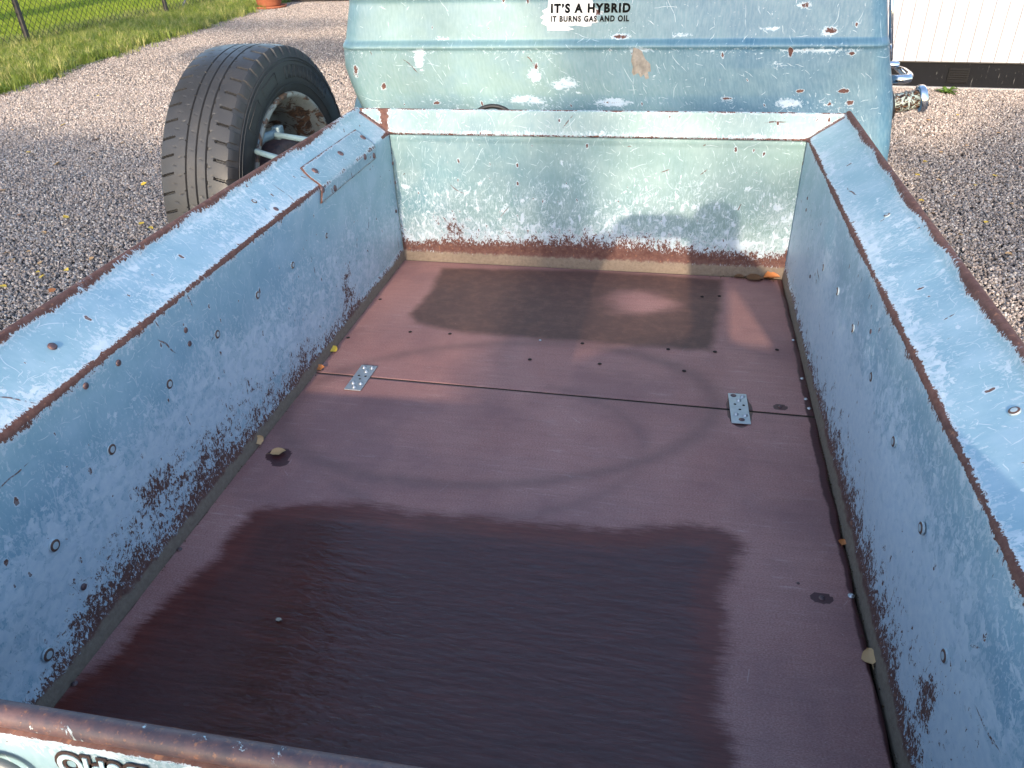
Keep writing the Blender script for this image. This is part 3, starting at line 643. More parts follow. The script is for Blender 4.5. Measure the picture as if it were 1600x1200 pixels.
# water film
X, Y = np.meshgrid(np.linspace(-W + .004, .42, 240), np.linspace(-1.73, -1.0, 190), indexing='ij')
sdp = sdist(X, Y, pud); wet = np.clip(.5 - sdp / .12, 0, 1)
n = NM('shallow_water'); uv = n.uv(); wet_ = n.attr('wet'); sh = n.attr('near')
fringe = n.M('ADD', n.M('MULTIPLY', n.noise(n.scale(uv, (.09, 1, 1)), 330, 3, .7), .55), n.M('MULTIPLY', n.noise(n.scale(uv, (.25, 1, 1)), 70, 4, .6), .45))
cov = n.step(n.M('ADD', wet_, n.M('MULTIPLY', n.M('SUBTRACT', fringe, .5), .7)), .72, 1.05)
rip = n.noise(n.scale(uv, (.22, 1, 1)), 190, 2, .5, .5); rip2 = n.noise(n.scale(uv, (.3, 1, 1)), 70, 2, .5, .4)
hh = n.M('MULTIPLY', n.M('ADD', n.M('MULTIPLY', rip, 1.0), n.M('MULTIPLY', rip2, 1.2)), n.M('ADD', .22, n.M('MULTIPLY', sh, 1.0)))
gl = n.t.nodes.new('ShaderNodeBsdfGlossy'); gl.inputs['Roughness'].default_value = .10; gl.inputs[0].default_value = (1, 1, 1, 1)
bn = n.bump(hh, .0014, 1.0); n.set(gl.inputs['Normal'], bn)
fr = n.t.nodes.new('ShaderNodeFresnel'); fr.inputs[0].default_value = 1.31; n.set(fr.inputs['Normal'], bn)
tr = n.t.nodes.new('ShaderNodeBsdfTransparent'); ms = n.t.nodes.new('ShaderNodeMixShader')
n.set(ms.inputs[0], n.M('MULTIPLY', fr.outputs[0], cov)); n.t.links.new(tr.outputs[0], ms.inputs[1]); n.t.links.new(gl.outputs[0], ms.inputs[2]); n.t.links.new(ms.outputs[0], n.out.inputs[0]); n.t.nodes.remove(n.b)
o = grid('water', np.stack([X, Y, 0 * X + .0016], -1), n.m, None, np.stack([X + 5, Y + 5], -1), dict(wet=wet, near=np.clip((-1.1 - Y) / .5, 0, 1)), keep=sdp < .02)
tag(o, kind='structure')

# ---- screws, holes, bolts
n = NM('zinc_steel'); p = n.obj()
zinc = n.fin(n.mix(n.noise(p, 60, 6, .7), (.30, .33, .36), (.58, .62, .66)), .38, n.bump(n.noise(p, 200, 4, .6), .0004, .5), .75)
def bolt_mesh(name, r, h, mats, ring=True, hexn=20):
    bm = bmesh.new()
    add_lathe(bm, [(r * 1.0, -.001), (r * 1.02, h * .35), (r * .85, h * .8), (r * .5, h * 1.02), (0, h * 1.04)], hexn, Matrix.Identity(4))
    me = bpy.data.meshes.new(name); bm.to_mesh(me); bm.free(); me.polygons.foreach_set('use_smooth', [True] * len(me.polygons)); me.materials.append(mats); return me
def screw_mesh(r, mat):
    bm = bmesh.new()
    add_lathe(bm, [(r * 1.5, 0), (r * 1.5, .0008), (r, .001), (r * .95, .0022), (r * .5, .0030), (r * .35, .0028), (r * .3, .0012), (0, .0010)], 16, Matrix.Identity(4))
    me = bpy.data.meshes.new('screw'); bm.to_mesh(me); bm.free(); me.polygons.foreach_set('use_smooth', [True] * len(me.polygons)); me.materials.append(mat); return me
def put(name, me, loc, nrm, parent, sc=1.0):
    o = bpy.data.objects.new(name, me); C.objects.link(o)
    o.matrix_basis = Matrix.Translation(loc) @ Vector(nrm).to_track_quat('Z', 'Y').to_matrix().to_4x4() @ Matrix.Rotation(random.random() * 6, 4, 'Z') @ Matrix.Scale(sc, 4)
    wparent(o, parent); return o
rust_rivet = bolt_mesh('rivet', .0052, .0021, rust_m)
# painted bolts: pale head with a dark rust ring washer
n = NM('painted_bolt'); p = n.obj(); sx = n.t.nodes.new('ShaderNodeSeparateXYZ'); n.set(sx.inputs[0], p)
rad = n.M('SQRT', n.M('ADD', n.M('MULTIPLY', sx.outputs[0], sx.outputs[0]), n.M('MULTIPLY', sx.outputs[1], sx.outputs[1])))
rg = n.M('ADD', n.M('SUBTRACT', n.step(rad, .0030, .0036), n.step(rad, .0052, .0056)), n.M('MULTIPLY', n.M('SUBTRACT', n.noise(p, 700, 3, .6), .5), .7))
bolt_m = n.fin(n.mix(n.step(rg, .3, .6), n.mix(n.noise(p, 500, 3, .6), (.25, .34, .40), (.40, .48, .52)), (.09, .05, .04)), .5)
pbolt = bolt_mesh('bolt', .0058, .0016, bolt_m)
for q in [(85, 852, 1.15), (174, 702, 1.1), (264, 600, 1.1), (339, 522, 1.05), (402, 461, 1.05), (457, 414, 1.0), (75, 1023, 1.2), (510, 368, .9)]:
    put('bolt', pbolt, at(q[0], q[1], x=-W + .0006), (1, 0, 0), left_panel, q[2] * 1.35)
for q in [(290, 516), (296, 537), (131, 917), (134, 603), (185, 567), (614, 255), (618, 285), (619, 330), (448, 568 - 400 + 300)][:8]:
    pp = at(q[0], q[1], x=-W + .0006); put('rivet', rust_rivet, pp, (1, 0, 0), left_panel, .95)
for q in [(1287, 418), (1309, 455), (1333, 513), (1362, 589), (1397, 690), (1440, 825), (1476, 1025)]:
    put('bolt', pbolt, at(q[0], q[1], x=W - .0006), (-1, 0, 0), right_panel, 1.4)
for q in [(1262, 310), (1260, 328), (1361, 518), (1354, 537), (1266, 432)]:
    put('rivet', rust_rivet, at(q[0], q[1], x=W - .0006), (-1, 0, 0), right_panel, .8)
for q in [(82, 541), (431, 327)]: put('rivet', rust_rivet, at_rail(*q), RN[-1], left_panel, 1.15)
put('bolt', pbolt, at_rail(397, 315), RN[-1], left_panel, 1.1)
put('bolt', pbolt, at_rail(1585, 642, 1), RN[1], right_panel, 1.1); put('bolt', pbolt, at_rail(1386, 336, 1), RN[1], right_panel, 1.0)

# corner bracket on the left rail
c1, c2, c3, c4 = at(502, 318, x=-W + .004), at(587, 245, x=-W + .004), at_rail(473, 266), at_rail(556, 205)
pr = []
for z in np.linspace(c1[2], .360, 5): pr.append((.0035, z))
for a in np.linspace(.1, SL - .05, 5): pr.append((-.012 + .0160 * math.cos(a), .3655 + .0160 * math.sin(a)))
x0_, z0_ = pr[-1]
for k in range(1, 8): pr.append((x0_ - k * .0066, z0_ + k * .0066 * SLT))
pr = np.array(pr); ny = 60; Yb = np.linspace(0, 1, ny)[None, :]
sarc = np.concatenate([[0], np.cumsum(np.hypot(*np.diff(pr, axis=0).T))])
fr_ = sarc[:, None] / sarc[-1]; ys_ = c1[1] + (c3[1] - c1[1]) * fr_ + .004 * np.sin(fr_ * 6); ye_ = c2[1] + (c4[1] - c2[1]) * fr_
print('bracket', c1, c2, c3, c4)
Y = ys_ + (ye_ - ys_) * Yb; X = -W + pr[:, :1] + 0 * Y; Z = pr[:, 1:] + 0 * Y; Sx = sarc[:, None] + 0 * Y
rust = .15 + .6 * gauss(Sx, .03, .006) * (.6 + .4 * np.sin(Y * 31) ** 2) + .8 * np.exp(-((Sx - sarc[-1]) / .003) ** 2) + .6 * np.exp(-(Sx / .003) ** 2) + 1.3 * np.exp(-((Y - ys_) / .004) ** 2) + .3 * np.exp(-((Y - ye_) / .003) ** 2)
brk = grid('corner_bracket', np.stack([X, Y, Z], -1), paint_rail, truck, np.stack([Y + 90, Sx], -1), dict(rust=rust, white=.15 + 0 * rust, dirt=0 * rust, tint=.35 + 0 * rust), flip=False)
md = brk.modifiers.new('thickness', 'SOLIDIFY'); md.thickness = .003; md.offset = 0
for q in [(492, 267), (532, 240), (567, 215)]: put('rivet', rust_rivet, at_rail(q[0], q[1], -1, .0035), RN[-1], brk, 1.55)
for q in [(504, 296), (523, 294), (570, 245), (584, 243)]: put('rivet', rust_rivet, at(q[0], q[1], x=-W + .0048), (1, 0, .15), brk, 1.45)

# floor screws and holes
hole_m = simple('screw_hole', (.012, .008, .008), .9); dscrew = screw_mesh(.0028, rust_material('rusty_screw')); zscrew = screw_mesh(.0030, zinc)
def hole_mesh():
    bm = bmesh.new(); add_lathe(bm, [(.0042, .0001), (.0030, .0008), (.0022, .0004), (0, .0003)], 12, Matrix.Identity(4)); me = bpy.data.meshes.new('screw_hole'); bm.to_mesh(me); bm.free(); me.materials.append(hole_m); return me
hm = hole_mesh()
for q in [(641, 519), (703, 522), (828, 562), (910, 537), (937, 569), (1044, 546), (1069, 580), (1117, 550), (1124, 463), (1097, 464), (1214, 547), (594, 468), (544, 528)]:
    pp = at(*q); put('screw_hole', hm, (pp[0], pp[1], .0008), (0, 0, 1), fA, 1.15)
pp = at(844, 532); put('screw', zscrew, (pp[0], pp[1], .0006), (0, 0, 1), fA, .7)
for q in [(1259, 624), (1268, 639), (1240, 532), (1253, 592)]: pp = at(*q); put('screw', zscrew, (min(pp[0], .536), pp[1], .0006), (0, 0, 1), fA, .9)
pp = at(1219, 636); put('screw', dscrew, (pp[0], pp[1], .0006), (0, 0, 1), fA, .9)
for q in [(272, 858), (112, 1068), (1284, 935), (1335, 932), (1247, 912)]: pp = at(*q); put('screw', dscrew if q[0] != 1335 else zscrew, (max(-.540, min(pp[0], .534)), pp[1], .0006), (0, 0, 1), fB, 1.1 if q[0] != 1247 else .6)
pp = at(500, 580); put('screw', dscrew, (-.536, -.655, .0006), (0, 0, 1), fA, 1)

# perforated plates across the seam
def mending_plate(cx, cy, ang, w_, l_, screws, lab):
    M_ = Matrix.Translation((cx, cy, 0)) @ Matrix.Rotation(ang, 4, 'Z')
    bm = bmesh.new(); add_box(bm, (-w_ / 2, -l_ / 2, .0014), (w_ / 2, l_ / 2, .0036), M_, bev=.0005); pl = from_bm('mending_plate', bm, zinc, truck); tag(pl, lab)
    for (u_, v_, kind) in screws:
        q = M_ @ Vector((u_ * w_, v_ * l_, .0037)); 
        if kind == 's': put('screw', zscrew, q, (0, 0, 1), pl, 1.2)
        elif kind == 'r': put('screw_hole', rh, q, (0, 0, 1), pl, 1.5)
        else: put('screw_hole', hm, q, (0, 0, 1), pl, .7)
rh = hm.copy(); rh.materials.clear(); rh.materials.append(rust_m)
scr = [(-.25, .40, 's'), (.25, .40, 's'), (.05, .24, 's'), (-.2, .06, 'h'), (.22, .05, 'h'), (0, -.07, 'h'), (-.22, -.25, 's'), (.24, -.25, 's'), (0, -.40, 's')]
scr2 = [(-.22, .42, 'r'), (.26, .40, 's'), (.03, .26, 's'), (-.2, .12, 'h'), (.26, .10, 'h'), (.03, -.05, 'h'), (-.22, -.22, 's'), (.26, -.24, 's'), (.05, -.38, 'r')]
mending_plate(-.4305, -.677, -.02, .039, .105, scr, 'clean galvanised plate near the left wall')
mending_plate(.3955, -.681, .025, .0375, .110, scr2, 'galvanised plate with two rusty screws, in a damp ring')

# ---- tailgate
ty = -1.749; tz = .3572; slope = .012
bm = bmesh.new(); xs_ = np.linspace(-.66, .66, 60)
rings = add_tube(bm, [(x_, ty + slope * (x_) , tz + .0008 * math.sin(x_ * 14)) for x_ in xs_], .0100, 20)
tg = thing  # (keeps the name space tidy)
X, Z = np.meshgrid(np.linspace(-.655, .655, 130), np.linspace(-.06, .3505, 60), indexing='ij')
Yo = ty - .0108 + slope * X
tail_attr = dict(rust=.05 + 1.0 * np.exp(-((Z - .3505) / .0035) ** 2), white=.45 * np.exp(-((Z - .34) / .012) ** 2), dirt=0 * X, tint=.75 + 0 * X)
tailgate = grid('tailgate', np.stack([X, Yo, Z], -1), paint_rail, truck, np.stack([X + 110, Z], -1), tail_attr, flip=False)
md = tailgate.modifiers.new('thickness', 'SOLIDIFY'); md.thickness = .026; md.offset = -1
from_bm('top_tube', bm, rust_tube, tailgate, True)
# lettering of the decal on the tailgate
def text_mesh(txt, size, offset=0, shear=0, ext=.0004, spacing=1.0):
    cu = bpy.data.curves.new('lettering', 'FONT'); cu.body = txt; cu.size = size; cu.offset = offset; cu.shear = shear; cu.extrude = ext; cu.space_character = spacing; cu.resolution_u = 4
    ob = bpy.data.objects.new('lettering', cu); C.objects.link(ob); bpy.context.view_layer.update()
    me = bpy.data.meshes.new_from_object(ob.evaluated_get(bpy.context.evaluated_depsgraph_get())); bpy.data.objects.remove(ob); return me
ink = simple('decal_ink', (.006, .006, .006), .85, spec=.08); decal_pale = simple('decal_pale', (.45, .62, .66), .5); decal_brown = simple('decal_brown', (.045, .025, .02), .5)
def put_text(me, loc, xscale, mat, parent, name, back=0):
    me.materials.clear(); me.materials.append(mat)
    M_ = Matrix.Translation(loc) @ Matrix.Rotation(PI / 2, 4, 'X') @ Matrix.Diagonal((xscale, 1, 1, 1))
    me.transform(M_); return link(name, me, mat, parent)
tl = at(78, 1195, y=ty - .016)
yt = ty - .0115 + slope * (-.19)
d = put_text(text_mesh('Old&Slow', .040, .0042, .25, .0004, .92), (-.236, yt - .0007, .3075), .78, decal_brown, tailgate, 'decal'); tag(d, 'dark outline of the script lettering')
d2 = put_text(text_mesh('Old&Slow', .040, .0008, .25, .0004, .92), (-.236, yt - .0016, .3075), .78, decal_pale, d, 'lettering')
# rubber latch at the left end of the tailgate
bm = bmesh.new(); c0 = at(8, 1203, y=ty - .020)
add_tube(bm, [(c0[0] + .021 * math.cos(a), c0[1] - .004, c0[2] + .018 * math.sin(a)) for a in np.linspace(-.3, PI + .3, 16)] , .0042, 10)
from_bm('latch_loop', bm, simple('grey_latch', (.14, .15, .15), .45), tailgate, True)

# ---- cab
zs = np.concatenate([np.linspace(-.12, .30, 12), np.linspace(.31, .545, 36), np.linspace(.549, .575, 9), np.linspace(.58, .672, 18), np.linspace(.676, .70, 7), np.linspace(.72, .98, 14)])
def wr(z): return np.interp(z, [-.2, .2, .30, .40, .46, .52, .56, .70, .98], [.825, .82, .813, .800, .785, .767, .757, .728, .65])
def wl(z): return np.interp(z, [-.2, .2, .38, .42, .46, .50, .56, .70, .98], [.68, .70, .725, .742, .755, .765, .762, .730, .65])
def yb_(z):  # rear face of the cab
    return np.interp(z, [-.2, .30, .548, .555, .562, .572, .67, .684, .70, .98], [.215, .215, .225, .219, .222, .240, .252, .246, .262, .33])
CF = 1.5; rc = .055
rows = []; uvs = []
for z in zs:
    y0 = yb_(z); L_, Rr = wl(z), wr(z); pts = []
    for y in np.linspace(CF, y0 + rc, 24)[:-1]: pts.append((-L_ - .0 * y, y))
    for a in np.linspace(PI, 1.5 * PI, 12): pts.append((-L_ + rc + rc * math.cos(a), y0 + rc + rc * math.sin(a)))
    for x_ in np.linspace(-L_ + rc, Rr - rc, 150)[1:-1]: pts.append((x_, y0 - .012 * math.cos(x_ / .75 * 1.4) * 0))
    for a in np.linspace(-PI / 2, 0, 12): pts.append((Rr - rc + rc * math.cos(a), y0 + rc + rc * math.sin(a)))
    for y in np.linspace(y0 + rc, CF, 24)[1:]: pts.append((Rr, y))
    pts = np.array(pts); sl = np.concatenate([[0], np.cumsum(np.hypot(*np.diff(pts, axis=0).T))]); sl -= sl[len(sl) // 2]
    rows.append(np.column_stack([pts, np.full(len(pts), z)])); uvs.append(np.column_stack([sl + 140, np.full(len(pts), z)]))
P = np.array(rows); UVc = np.array(uvs); X, Y, Z = P[..., 0], P[..., 1], P[..., 2]
crease = gauss(Z, .550, .004)
rust = .06 + .45 * crease * (.4 + .6 * np.sin(X * 31) ** 2) + .5 * gauss(Z, .684, .004) * (X < .1)
white = .05 + .25 * gauss(Z, .545, .012) + .16 * gauss(Z, .40, .03)
def stamp(px, py, sx, sz, aw=0, ar=0, y=None):
    global rust, white
    c = at(px, py, y=.222 if y is None else y); g = np.exp(-(((X - c[0]) / sx) ** 2 + ((Z - c[2]) / sz) ** 2) ** 1.5) * (Y < .4); white = white + aw * g; rust = rust + 1.7 * ar * g
for a in [(970, 57, .028, .007, .95, .55, .245), (1297, 48, .020, .010, .95, .6, .245), (1065, 54, .035, .005, .7, .35, .245), (1235, 82, .006, .014, .5, .9), (1257, 8, .02, .008, .8, .5, .245),
          (1000, 100, .010, .022, .5, .1), (885, 130, .045, .020, .75, 0), (835, 118, .02, .025, .65, .0), (836, 105, .005, .012, .3, .9), (655, 92, .014, .025, .75, 0), (600, 135, .008, .01, .5, .9), (683, 160, .014, .005, .4, .95), (820, 155, .05, .012, .55, 0),
          (1250, 142, .012, .006, .6, .9), (1318, 142, .014, .007, .5, .95), (1328, 160, .010, .006, .5, .95), (1295, 162, .007, .006, .5, .9), (1230, 160, .04, .012, .6, .3), (1135, 154, .02, .006, .5, .6), (1330, 84, .012, .006, .4, .8),
          (960, 160, .05, .010, .7, .4), (1000, 78, .03, .006, .55, .2), (1265, 80, .06, .005, .6, .3), (925, 20, .03, .01, .0, .7, .245), (870, 30, .024, .006, .3, .9, .245), (690, 60, .03, .006, .5, 0, .245), (800, 30, .03, .02, .2, 0, .245), (1200, 45, .03, .006, .6, .1, .245), (1215, 100, .02, .012, .45, 0), (556, 112, .01, .02, .4, .6), (590, 170, .012, .006, .4, .6)]:
    stamp(*a)
tint = np.clip(.95 - (X + .22) * 1.5, .0, 1.0); tint = np.where(Z < .5, np.maximum(tint, .25 * gauss(X, .3, .3)), tint)  # painted light: lit left and lower middle greener, shaded right darker blue
cab = grid('cab', P, paint_cab, truck, UVc, dict(rust=rust, white=white, dirt=0 * X, tint=tint), flip=False)
# pale filler smear on the cab wall
filler = simple('bare_filler', (.33, .29, .25), .85, var=.4, sc=70, bump=.002)
def blob(name, pts_px, y, mat, parent, th=.0012, jit=0):
    bm = bmesh.new(); vs = []
    for q in pts_px:
        c = at(q[0], q[1], y=y); vs.append(bm.verts.new((c[0], yb_(c[2]) - th, c[2])))
    f = bm.faces.new(vs); bmesh.ops.triangulate(bm, faces=[f]); return from_bm(name, bm, mat, parent)
blob('filler_patch', [(990, 74), (997, 76), (1003, 80), (1008, 92), (1016, 100), (1017, 112), (1012, 112), (1014, 122), (1009, 124), (1006, 116), (1001, 121), (997, 114), (990, 118), (987, 113), (989, 104), (986, 96), (989, 86)], .222, filler, cab)
# sticker: torn white backing and the printed words
backing = simple('torn_sticker_paper', (.72, .70, .70), .7, var=.08)
stk = blob('sticker', [(857, 0), (925, 0), (929, 9), (932, 18), (931, 26), (935, 34), (925, 36), (924, 40), (914, 41), (900, 39), (886, 41), (898, 45), (888, 47), (856, 47), (855, 40), (846, 36), (850, 30), (844, 27), (851, 22), (847, 17), (856, 12)], .25, backing, cab, .0010)
def sticker_line(txt, x0, x1, ytop, ybot, off):
    me = text_mesh(txt, 1.0, off, 0, .0, 1.22); co = np.array([v.co[:] for v in me.vertices]); mn, mx = co.min(0), co.max(0)
    a = at(x0, ybot, y=.25); b = at(x1, ybot - 1, y=.25); c = at(x0, ytop, y=.25)
    q = (co - mn) / (mx - mn + 1e-9)
    Xw = a[0] + q[:, 0] * (b[0] - a[0]); Zw = a[2] + q[:, 1] * (c[2] - a[2]) + q[:, 0] * (b[2] - a[2])
    for v, x_, z_ in zip(me.vertices, Xw, Zw): v.co = (x_, yb_(z_) - .0022, z_)
    me.materials.clear(); me.materials.append(ink); return link('lettering', me, ink, stk)
sticker_line("IT\u2019S A HYBRID", 861, 985, 5.5, 20.5, .050); sticker_line('IT BURNS GAS AND OIL', 861, 983, 24.5, 34, .042)
# cab roof, rear window
bm = bmesh.new(); add_box(bm, (-.60, .36, .975), (.60, 1.46, 1.01), bev=.015); from_bm('roof', bm, paint_cab, cab, True)
me_ = bpy.data.objects[cab.name]
bm = bmesh.new(); vs = [(-.42, .745), (.42, .745), (.42, .93), (-.42, .93)]
f = bm.faces.new([bm.verts.new((x_, yb_(z_) - .004, z_)) for x_, z_ in vs]); from_bm('rear_window', bm, glass_dark, cab)
bm = bmesh.new(); add_tube(bm, [(x_, yb_(z_) - .005, z_) for x_, z_ in vs], .009, 8, closed=True); from_bm('window_seal', bm, black_rubber, cab, True)
# door frame pipe, handle
a, b = at(1388, 100, y=.62), at(1392, -60, y=.62)
bm = bmesh.new(); add_tube(bm, [(a[0] + .004, .62, a[2] + .01), (b[0] + .004, .62, b[2])], .0065, 10); add_tube(bm, [(a[0] - .010, .66, a[2] + .01), (b[0] - .010, .66, b[2])], .004, 8); from_bm('door_trim', bm, chrome, cab, True)
h0 = at(1406, 119, y=.52)
bm = bmesh.new()
for k, (yy, ww) in enumerate([(.44, .6), (.46, .9), (.50, 1), (.58, 1), (.62, .85), (.64, .3)]): pass
add_tube(bm, [(h0[0] - .035, .50, h0[2] - .004), (h0[0] - .005, .485, h0[2] - .003), (h0[0] + .016, .49, h0[2] - .002), (h0[0] + .024, .52, h0[2]), (h0[0] + .022, .58, h0[2] + .002), (h0[0] + .015, .64, h0[2] + .003)], [.012, .013, .013, .013, .012, .007], 14)
from_bm('door_handle', bm, chrome, cab, True)
bm = bmesh.new(); add_lathe(bm, [(.02, 0), (.02, .012), (.012, .02), (.011, .034)], 20, Matrix.Translation((wr(h0[2] - .03) - .01, .50, h0[2] - .020)) @ Matrix.Rotation(PI / 2, 4, 'Y')); from_bm('handle_rose', bm, chrome, cab, True)
bm = bmesh.new(); q = at(1397, 101, y=.6); add_lathe(bm, [(.010, -.02), (.010, .006), (.006, .011), (0, .012)], 16, Matrix.Translation((q[0] + .004, .6, q[2])) @ Matrix.Rotation(PI / 2, 4, 'Y')); from_bm('lock_button', bm, chrome, cab, True)
# fuel filler
fc = at(1412, 158, y=.40); fx = wr(fc[2]); FM = Matrix.Translation((fx + .010, .40, fc[2] - .012)) @ Matrix.Rotation(math.radians(78), 4, 'Y')
n = NM('peeling_filler_paint'); p = n.obj(); a_ = n.noise(p, 90, 8, .7, 1.0)
neck_m = n.fin(n.mix(n.step(a_, .50, .54), n.mix(n.step(n.noise(p, 160, 4, .6), .5, .6), (.03, .018, .014), (.22, .11, .05)), (.48, .56, .50)), .5, n.bump(a_, .001, .8))
bm = bmesh.new(); add_lathe(bm, [(.046, -.01), (.046, .010), (.040, .018), (.030, .020)], 28, FM); from_bm('rubber_grommet', bm, black_rubber, cab, True)
bm = bmesh.new(); add_lathe(bm, [(.029, 0), (.027, .03), (.0265, .052), (.0285, .054), (.0285, .058), (.026, .06), (.026, .088), (0, .089)], 28, FM); fn = from_bm('filler_neck', bm, neck_m, cab, True)
bm = bmesh.new(); add_lathe(bm, [(.024, .084), (.036, .084), (.0375, .088), (.0375, .098), (.034, .104), (.022, .108), (.0, .109)], 32, FM); from_bm('filler_cap', bm, chrome, cab, True)
# lower body bulge ahead of the left rear wheel
cab_dark = paint_material('smooth_blue_paint', blue=(.055, .16, .26), green=(.07, .19, .28), fade=(.10, .22, .33), wbias=-.13, rbias=-.12, scr=.2)
yy = np.linspace(.34, 1.5, 50)[:, None]; aa = np.linspace(-.2, PI * .62, 22)[None, :]
wf = .10 * np.clip((yy - .33) / .06, 0, 1) ** .5
X = -.66 - (wf + .055) * np.cos(aa) * 1.0 * np.ones_like(yy); Z = .30 + .17 * np.sin(aa) * np.ones_like(yy) ; Y = yy + 0 * aa
X = np.where(aa < 0, -.66 - (wf + .055), X); Z = np.where(aa < 0, -.05 + 0 * Z, Z)
grid('front_wing', np.stack([X, Y, Z], -1), cab_dark, truck, np.stack([Y + 180, aa * .15 + 0 * Y], -1), dict(rust=0 * X, white=.9 * gauss(aa, 1.5, .3) * gauss(Y, .36, .05), dirt=0 * X, tint=0 * X), flip=True)
# black rubber hose loop behind the headboard
hc = at(770, 163, y=.13)
bm = bmesh.new(); add_tube(bm, [(hc[0] + .062 * math.cos(a), .13, hc[2] - .055 + .050 * math.sin(a)) for a in np.linspace(0, PI, 24)], .0065, 12); hs = from_bm('rubber_hose', bm, black_rubber, truck, True)

# ---- rear wheel
WX, WYc, WZc, RS = -.85, .019, .201, .384
RC = .398; TW = .198
prof = []   # (radius, x from inboard face going outboard), with region flags
sec = [(.262, .022), (.268, .006), (.285, -.006), (.315, -.012), (.345, -.010), (.365, -.004), (.376, .0), (.384, .003), (.389, .008)]
tread = [(RC - .004 - 6e-1 * ((u - .5) ** 4) * .12, .012 + u * (TW - .024)) for u in np.linspace(0, 1, 64)]
sec2 = [(r_, TW - x_) for r_, x_ in sec[::-1]]
full = sec + tread + sec2 + [(.255, TW - .03), (.255, .03), (.262, .022)]
full = np.array(full); NT = 1260; th = np.linspace(0, 2 * PI, NT, endpoint=False)
Rr = np.repeat(full[:, 0][:, None], NT, 1); Xr = np.repeat(full[:, 1][:, None], NT, 1); T = np.repeat(th[None, :], len(full), 0)
u = (Xr - .012) / (TW - .024); istread = (np.arange(len(full)) >= len(sec)) & (np.arange(len(full)) < len(sec) + len(tread)); istread = istread[:, None]
groove = np.zeros_like(Rr)
for gc in (.30, .46, .62): groove = np.maximum(groove, (np.abs(u - gc - .004 * np.sin(T * 60)) < .011) * 1.0)
ph = (T / (2 * PI) * 54)
def lat(phase, sl, width, u0, u1): f_ = np.abs(((ph + phase + sl * (u - u0)) % 1) - .5); return (f_ > .5 - width) & (u > u0) & (u < u1)
sh = lat(0, .9, .055, -.01, .19) | lat(.4, -.9, .055, .81, 1.01)
sip = lat(.25, 1, .03, .16, .22) | lat(.75, -1, .03, .23, .28) | lat(.1, 2, .03, .345, .40) | lat(.6, 2, .03, .50, .56) | lat(.3, -1, .03, .68, .74) | lat(.8, 1, .03, .77, .83)
Rr = Rr - np.where(istread, .0065 * groove, 0) - np.where(istread & sh, .009, 0) - np.where(istread & sip, .0011, 0)
# shoulder lugs on the sidewall and raised rings
inb = (np.arange(len(full)) < len(sec))[:, None]
lug = (np.abs(((ph + 0) % 1) - .5) > .5 - .16)
Xr = Xr + np.where(inb & (full[:, 0][:, None] > .370) & lug, .004, 0)
Pt = np.stack([WX - Xr, WYc + Rr * np.cos(T), WZc + Rr * np.sin(T)], -1); Pt = np.concatenate([Pt, Pt[:, :1]], 1)
n = NM('tyre_rubber'); p = n.obj(); ra = n.attr('radial')
nn = n.noise(p, 25, 6, .65); dust = n.step(n.noise(p, 9, 5, .6), .4, .75)
tyre_m = n.fin(n.mix(n.M('MULTIPLY', dust, n.M('ADD', .25, n.M('MULTIPLY', ra, .35))), n.mix(nn, (.018, .019, .022), (.035, .036, .04)), (.05, .045, .042)), n.M('ADD', .42, n.M('MULTIPLY', dust, .25)), n.bump(n.noise(p, 300, 4, .6), .0006, .5), spec=.45)
wheel = thing  # placeholder name
bmw = bmesh.new()
WMI = Matrix.Translation((WX, WYc, WZc)) @ Matrix.Rotation(-PI / 2, 4, 'Y')   # local z points outboard (-x)
n = NM('peeling_rim_paint'); p = n.obj(); a_ = n.noise(p, 18, 9, .68, .8); b_ = n.noise(p, 60, 6, .7)
rim_m = n.fin(n.mix(n.step(a_, .50, .54), n.mix(b_, (.17, .175, .16), (.36, .365, .33)), n.mix(n.step(b_, .4, .6), (.05, .03, .022), (.18, .09, .05))), .5, n.bump(a_, .003, .6))
add_lathe(bmw, [(.262, .018), (.272, .006), (.268, -.004), (.259, -.005), (.254, .004), (.249, .012), (.243, .020), (.241, .035), (.229, .046), (.224, .075), (.228, .12), (.222, .15), (.20, .165), (.17, .158), (.13, .168), (.09, .15), (.085, .14)], 96, WMI)
rim = from_bm('wheel', bmw, rim_m, truck, True)
ob = grid('tyre', Pt, tyre_m, rim, None, dict(radial=np.concatenate([np.where(istread, 0.0, 1.0) * np.ones((1, NT)), np.where(istread, 0.0, 1.0) * np.ones((1, 1))], 1)), smooth=False, flip=False)
ob.data.polygons.foreach_set('use_smooth', [True] * len(ob.data.polygons))
try: ob.data.set_sharp_from_angle(angle=math.radians(28))
except Exception: pass
# moulded marks on the sidewall: plain raised ribs and bars
bm = bmesh.new()
for r_ in (.292, .352, .360): add_tube(bm, [(WX + (.0105 if r_ < .3 else .0105 if r_ < .355 else .0075), WYc + r_ * math.cos(a), WZc + r_ * math.sin(a)) for a in np.linspace(0, 2 * PI, 120, endpoint=False)], .0011, 6, closed=True)
for a0, a1 in ((1.75, 2.05), (2.12, 2.42), (.75, 1.55)):
    for k, a in enumerate(np.arange(a0, a1, .085 if a0 < 1 else .3)):
        aw = .055 if a0 < 1 else .26
        loop = [(r_, a + s_) for r_, s_ in ((.308, 0), (.308, aw), (.340, aw), (.340, 0))]
        add_tube(bm, [(WX + .0118, WYc + r_ * math.cos(t_), WZc + r_ * math.sin(t_)) for r_, t_ in loop], .0008, 5, closed=True)
from_bm('sidewall_moulding', bm, tyre_m, ob, True)
bm = bmesh.new(); add_lathe(bm, [(.14, .10), (.14, .03), (.125, .02), (.06, .018), (.05, -.02), (.0, -.022)], 48, WMI); drum = from_bm('brake_drum', bm, rust_m, rim, True)
bm = bmesh.new()
